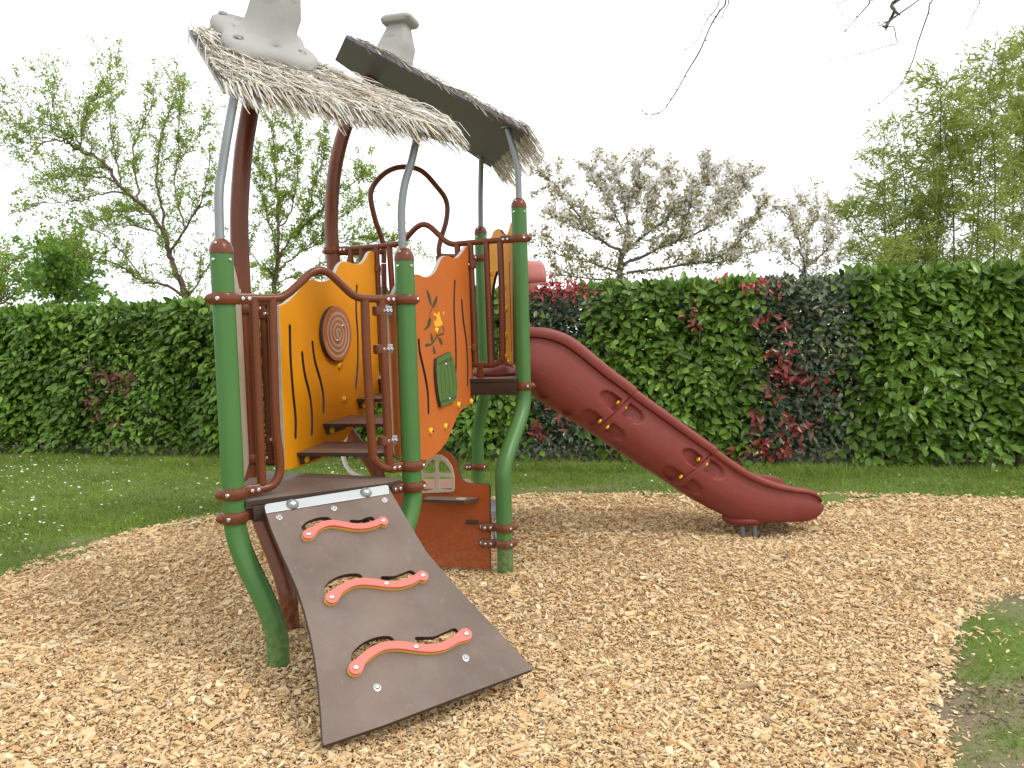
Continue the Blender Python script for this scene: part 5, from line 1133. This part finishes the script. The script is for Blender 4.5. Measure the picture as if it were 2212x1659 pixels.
n = 330000; Y = 1.9 + (8.8 - 1.9) * rng.random(n) ** 1.1; X = rng.uniform(-1, 1, n) * Y * .74; hd_v = (X - HA.x) * HN.x + (Y - HA.y) * HN.y
ins = inside(X, Y); dd = edge_dist(X, Y); bv = np.array([bare(a, c) for a, c in zip(X, Y)])
patch = .5 + .5 * np.sin(2.3 * X + 1) * np.sin(2.9 * Y + 2 * np.sin(X))
keep = (~ins) & (hd_v > -.06) & (rng.random(n) > bv * 1.02) & (rng.random(n) < .45 + .55 * patch) & (rng.random(n) < .55 + dd / .15); X, Y, hd_v = X[keep], Y[keep], hd_v[keep]; n = len(X)
hgt = rng.uniform(.014, .040, n) * np.where((X > 1.2) & (Y < 3.9), .55, 1) * np.where(hd_v < .55, 1.9, 1) * (1 + .5 * (rng.random(n) < .06)); th = rng.random(n) * 6.283; wd = rng.uniform(.0022, .0046, n) * np.where(Y > 5, 1.35, 1)
B0 = np.stack([X, Y, np.full(n, -.002)], 1); sdx = np.stack([np.cos(th), np.sin(th), 0 * th], 1); ln = np.stack([rng.normal(0, .55, n), rng.normal(0, .55, n), np.ones(n)], 1)
mid = B0 + ln * hgt[:, None] * .55; tip = B0 + ln * hgt[:, None] * np.array([1.5, 1.5, 1]) 
V = np.stack([B0 - sdx * wd[:, None] / 2, B0 + sdx * wd[:, None] / 2, mid + sdx * wd[:, None] * .38, mid - sdx * wd[:, None] * .38, tip], 1); b = (np.arange(n) * 5)[:, None]
tag(np_mesh('grass', V.reshape(-1, 3), [b + np.array((0, 1, 2, 3)), b + np.array((3, 2, 4))], GRASS), kind='stuff')
# daisies: tiny white rosettes with a yellow eye
DW = M('daisy_petal', (.80, .80, .78), .7, .03); DY = M('daisy_eye', (.70, .48, .04), .7, .05)
n = 11000; Y = 4 + 4.7 * rng.random(n); X = rng.uniform(-1, 1, n) * Y * .72; hd_v = (X - HA.x) * HN.x + (Y - HA.y) * HN.y; ins = inside(X, Y); dd = edge_dist(X, Y)
dens = np.where(X < -1.2, .75, .16) * (.25 + .75 * (.5 + .5 * np.sin(1.9 * X + .6 * Y)) ** 1.2); keep = (~ins) & (hd_v > .35) & (dd > .12) & (rng.random(n) < dens); X, Y = X[keep], Y[keep]; n = len(X)
rad = rng.uniform(.005, .0105, n) * np.where(rng.random(n) < .15, 1.5, 1); hz = rng.uniform(.038, .055, n); K = 10; an = np.arange(K) * 2 * math.pi / K; rk = np.where(np.arange(K) % 2 == 0, 1, .72)
til = rng.normal(0, .3, (n, 2)) - np.array([0, .25]); ring = np.stack([np.cos(an) * rk, np.sin(an) * rk], 1)[None] * rad[:, None, None]
Vr = np.concatenate([X[:, None, None] + ring[..., :1], Y[:, None, None] + ring[..., 1:], (hz[:, None] + (ring * til[:, None]).sum(-1))[..., None]], 2)
eye = ring[:, ::2] * .36; Ve = np.concatenate([X[:, None, None] + eye[..., :1], Y[:, None, None] + eye[..., 1:], (hz[:, None] + .0012 + (eye * til[:, None]).sum(-1))[..., None]], 2)
V = np.concatenate([Vr, Ve], 1); b = (np.arange(n) * 15)[:, None]
tag(np_mesh('daisies', V.reshape(-1, 3), [b + np.arange(10), b + 10 + np.arange(5)], [DW, DY], mi=np.r_[np.zeros(n), np.ones(n)]), kind='stuff')
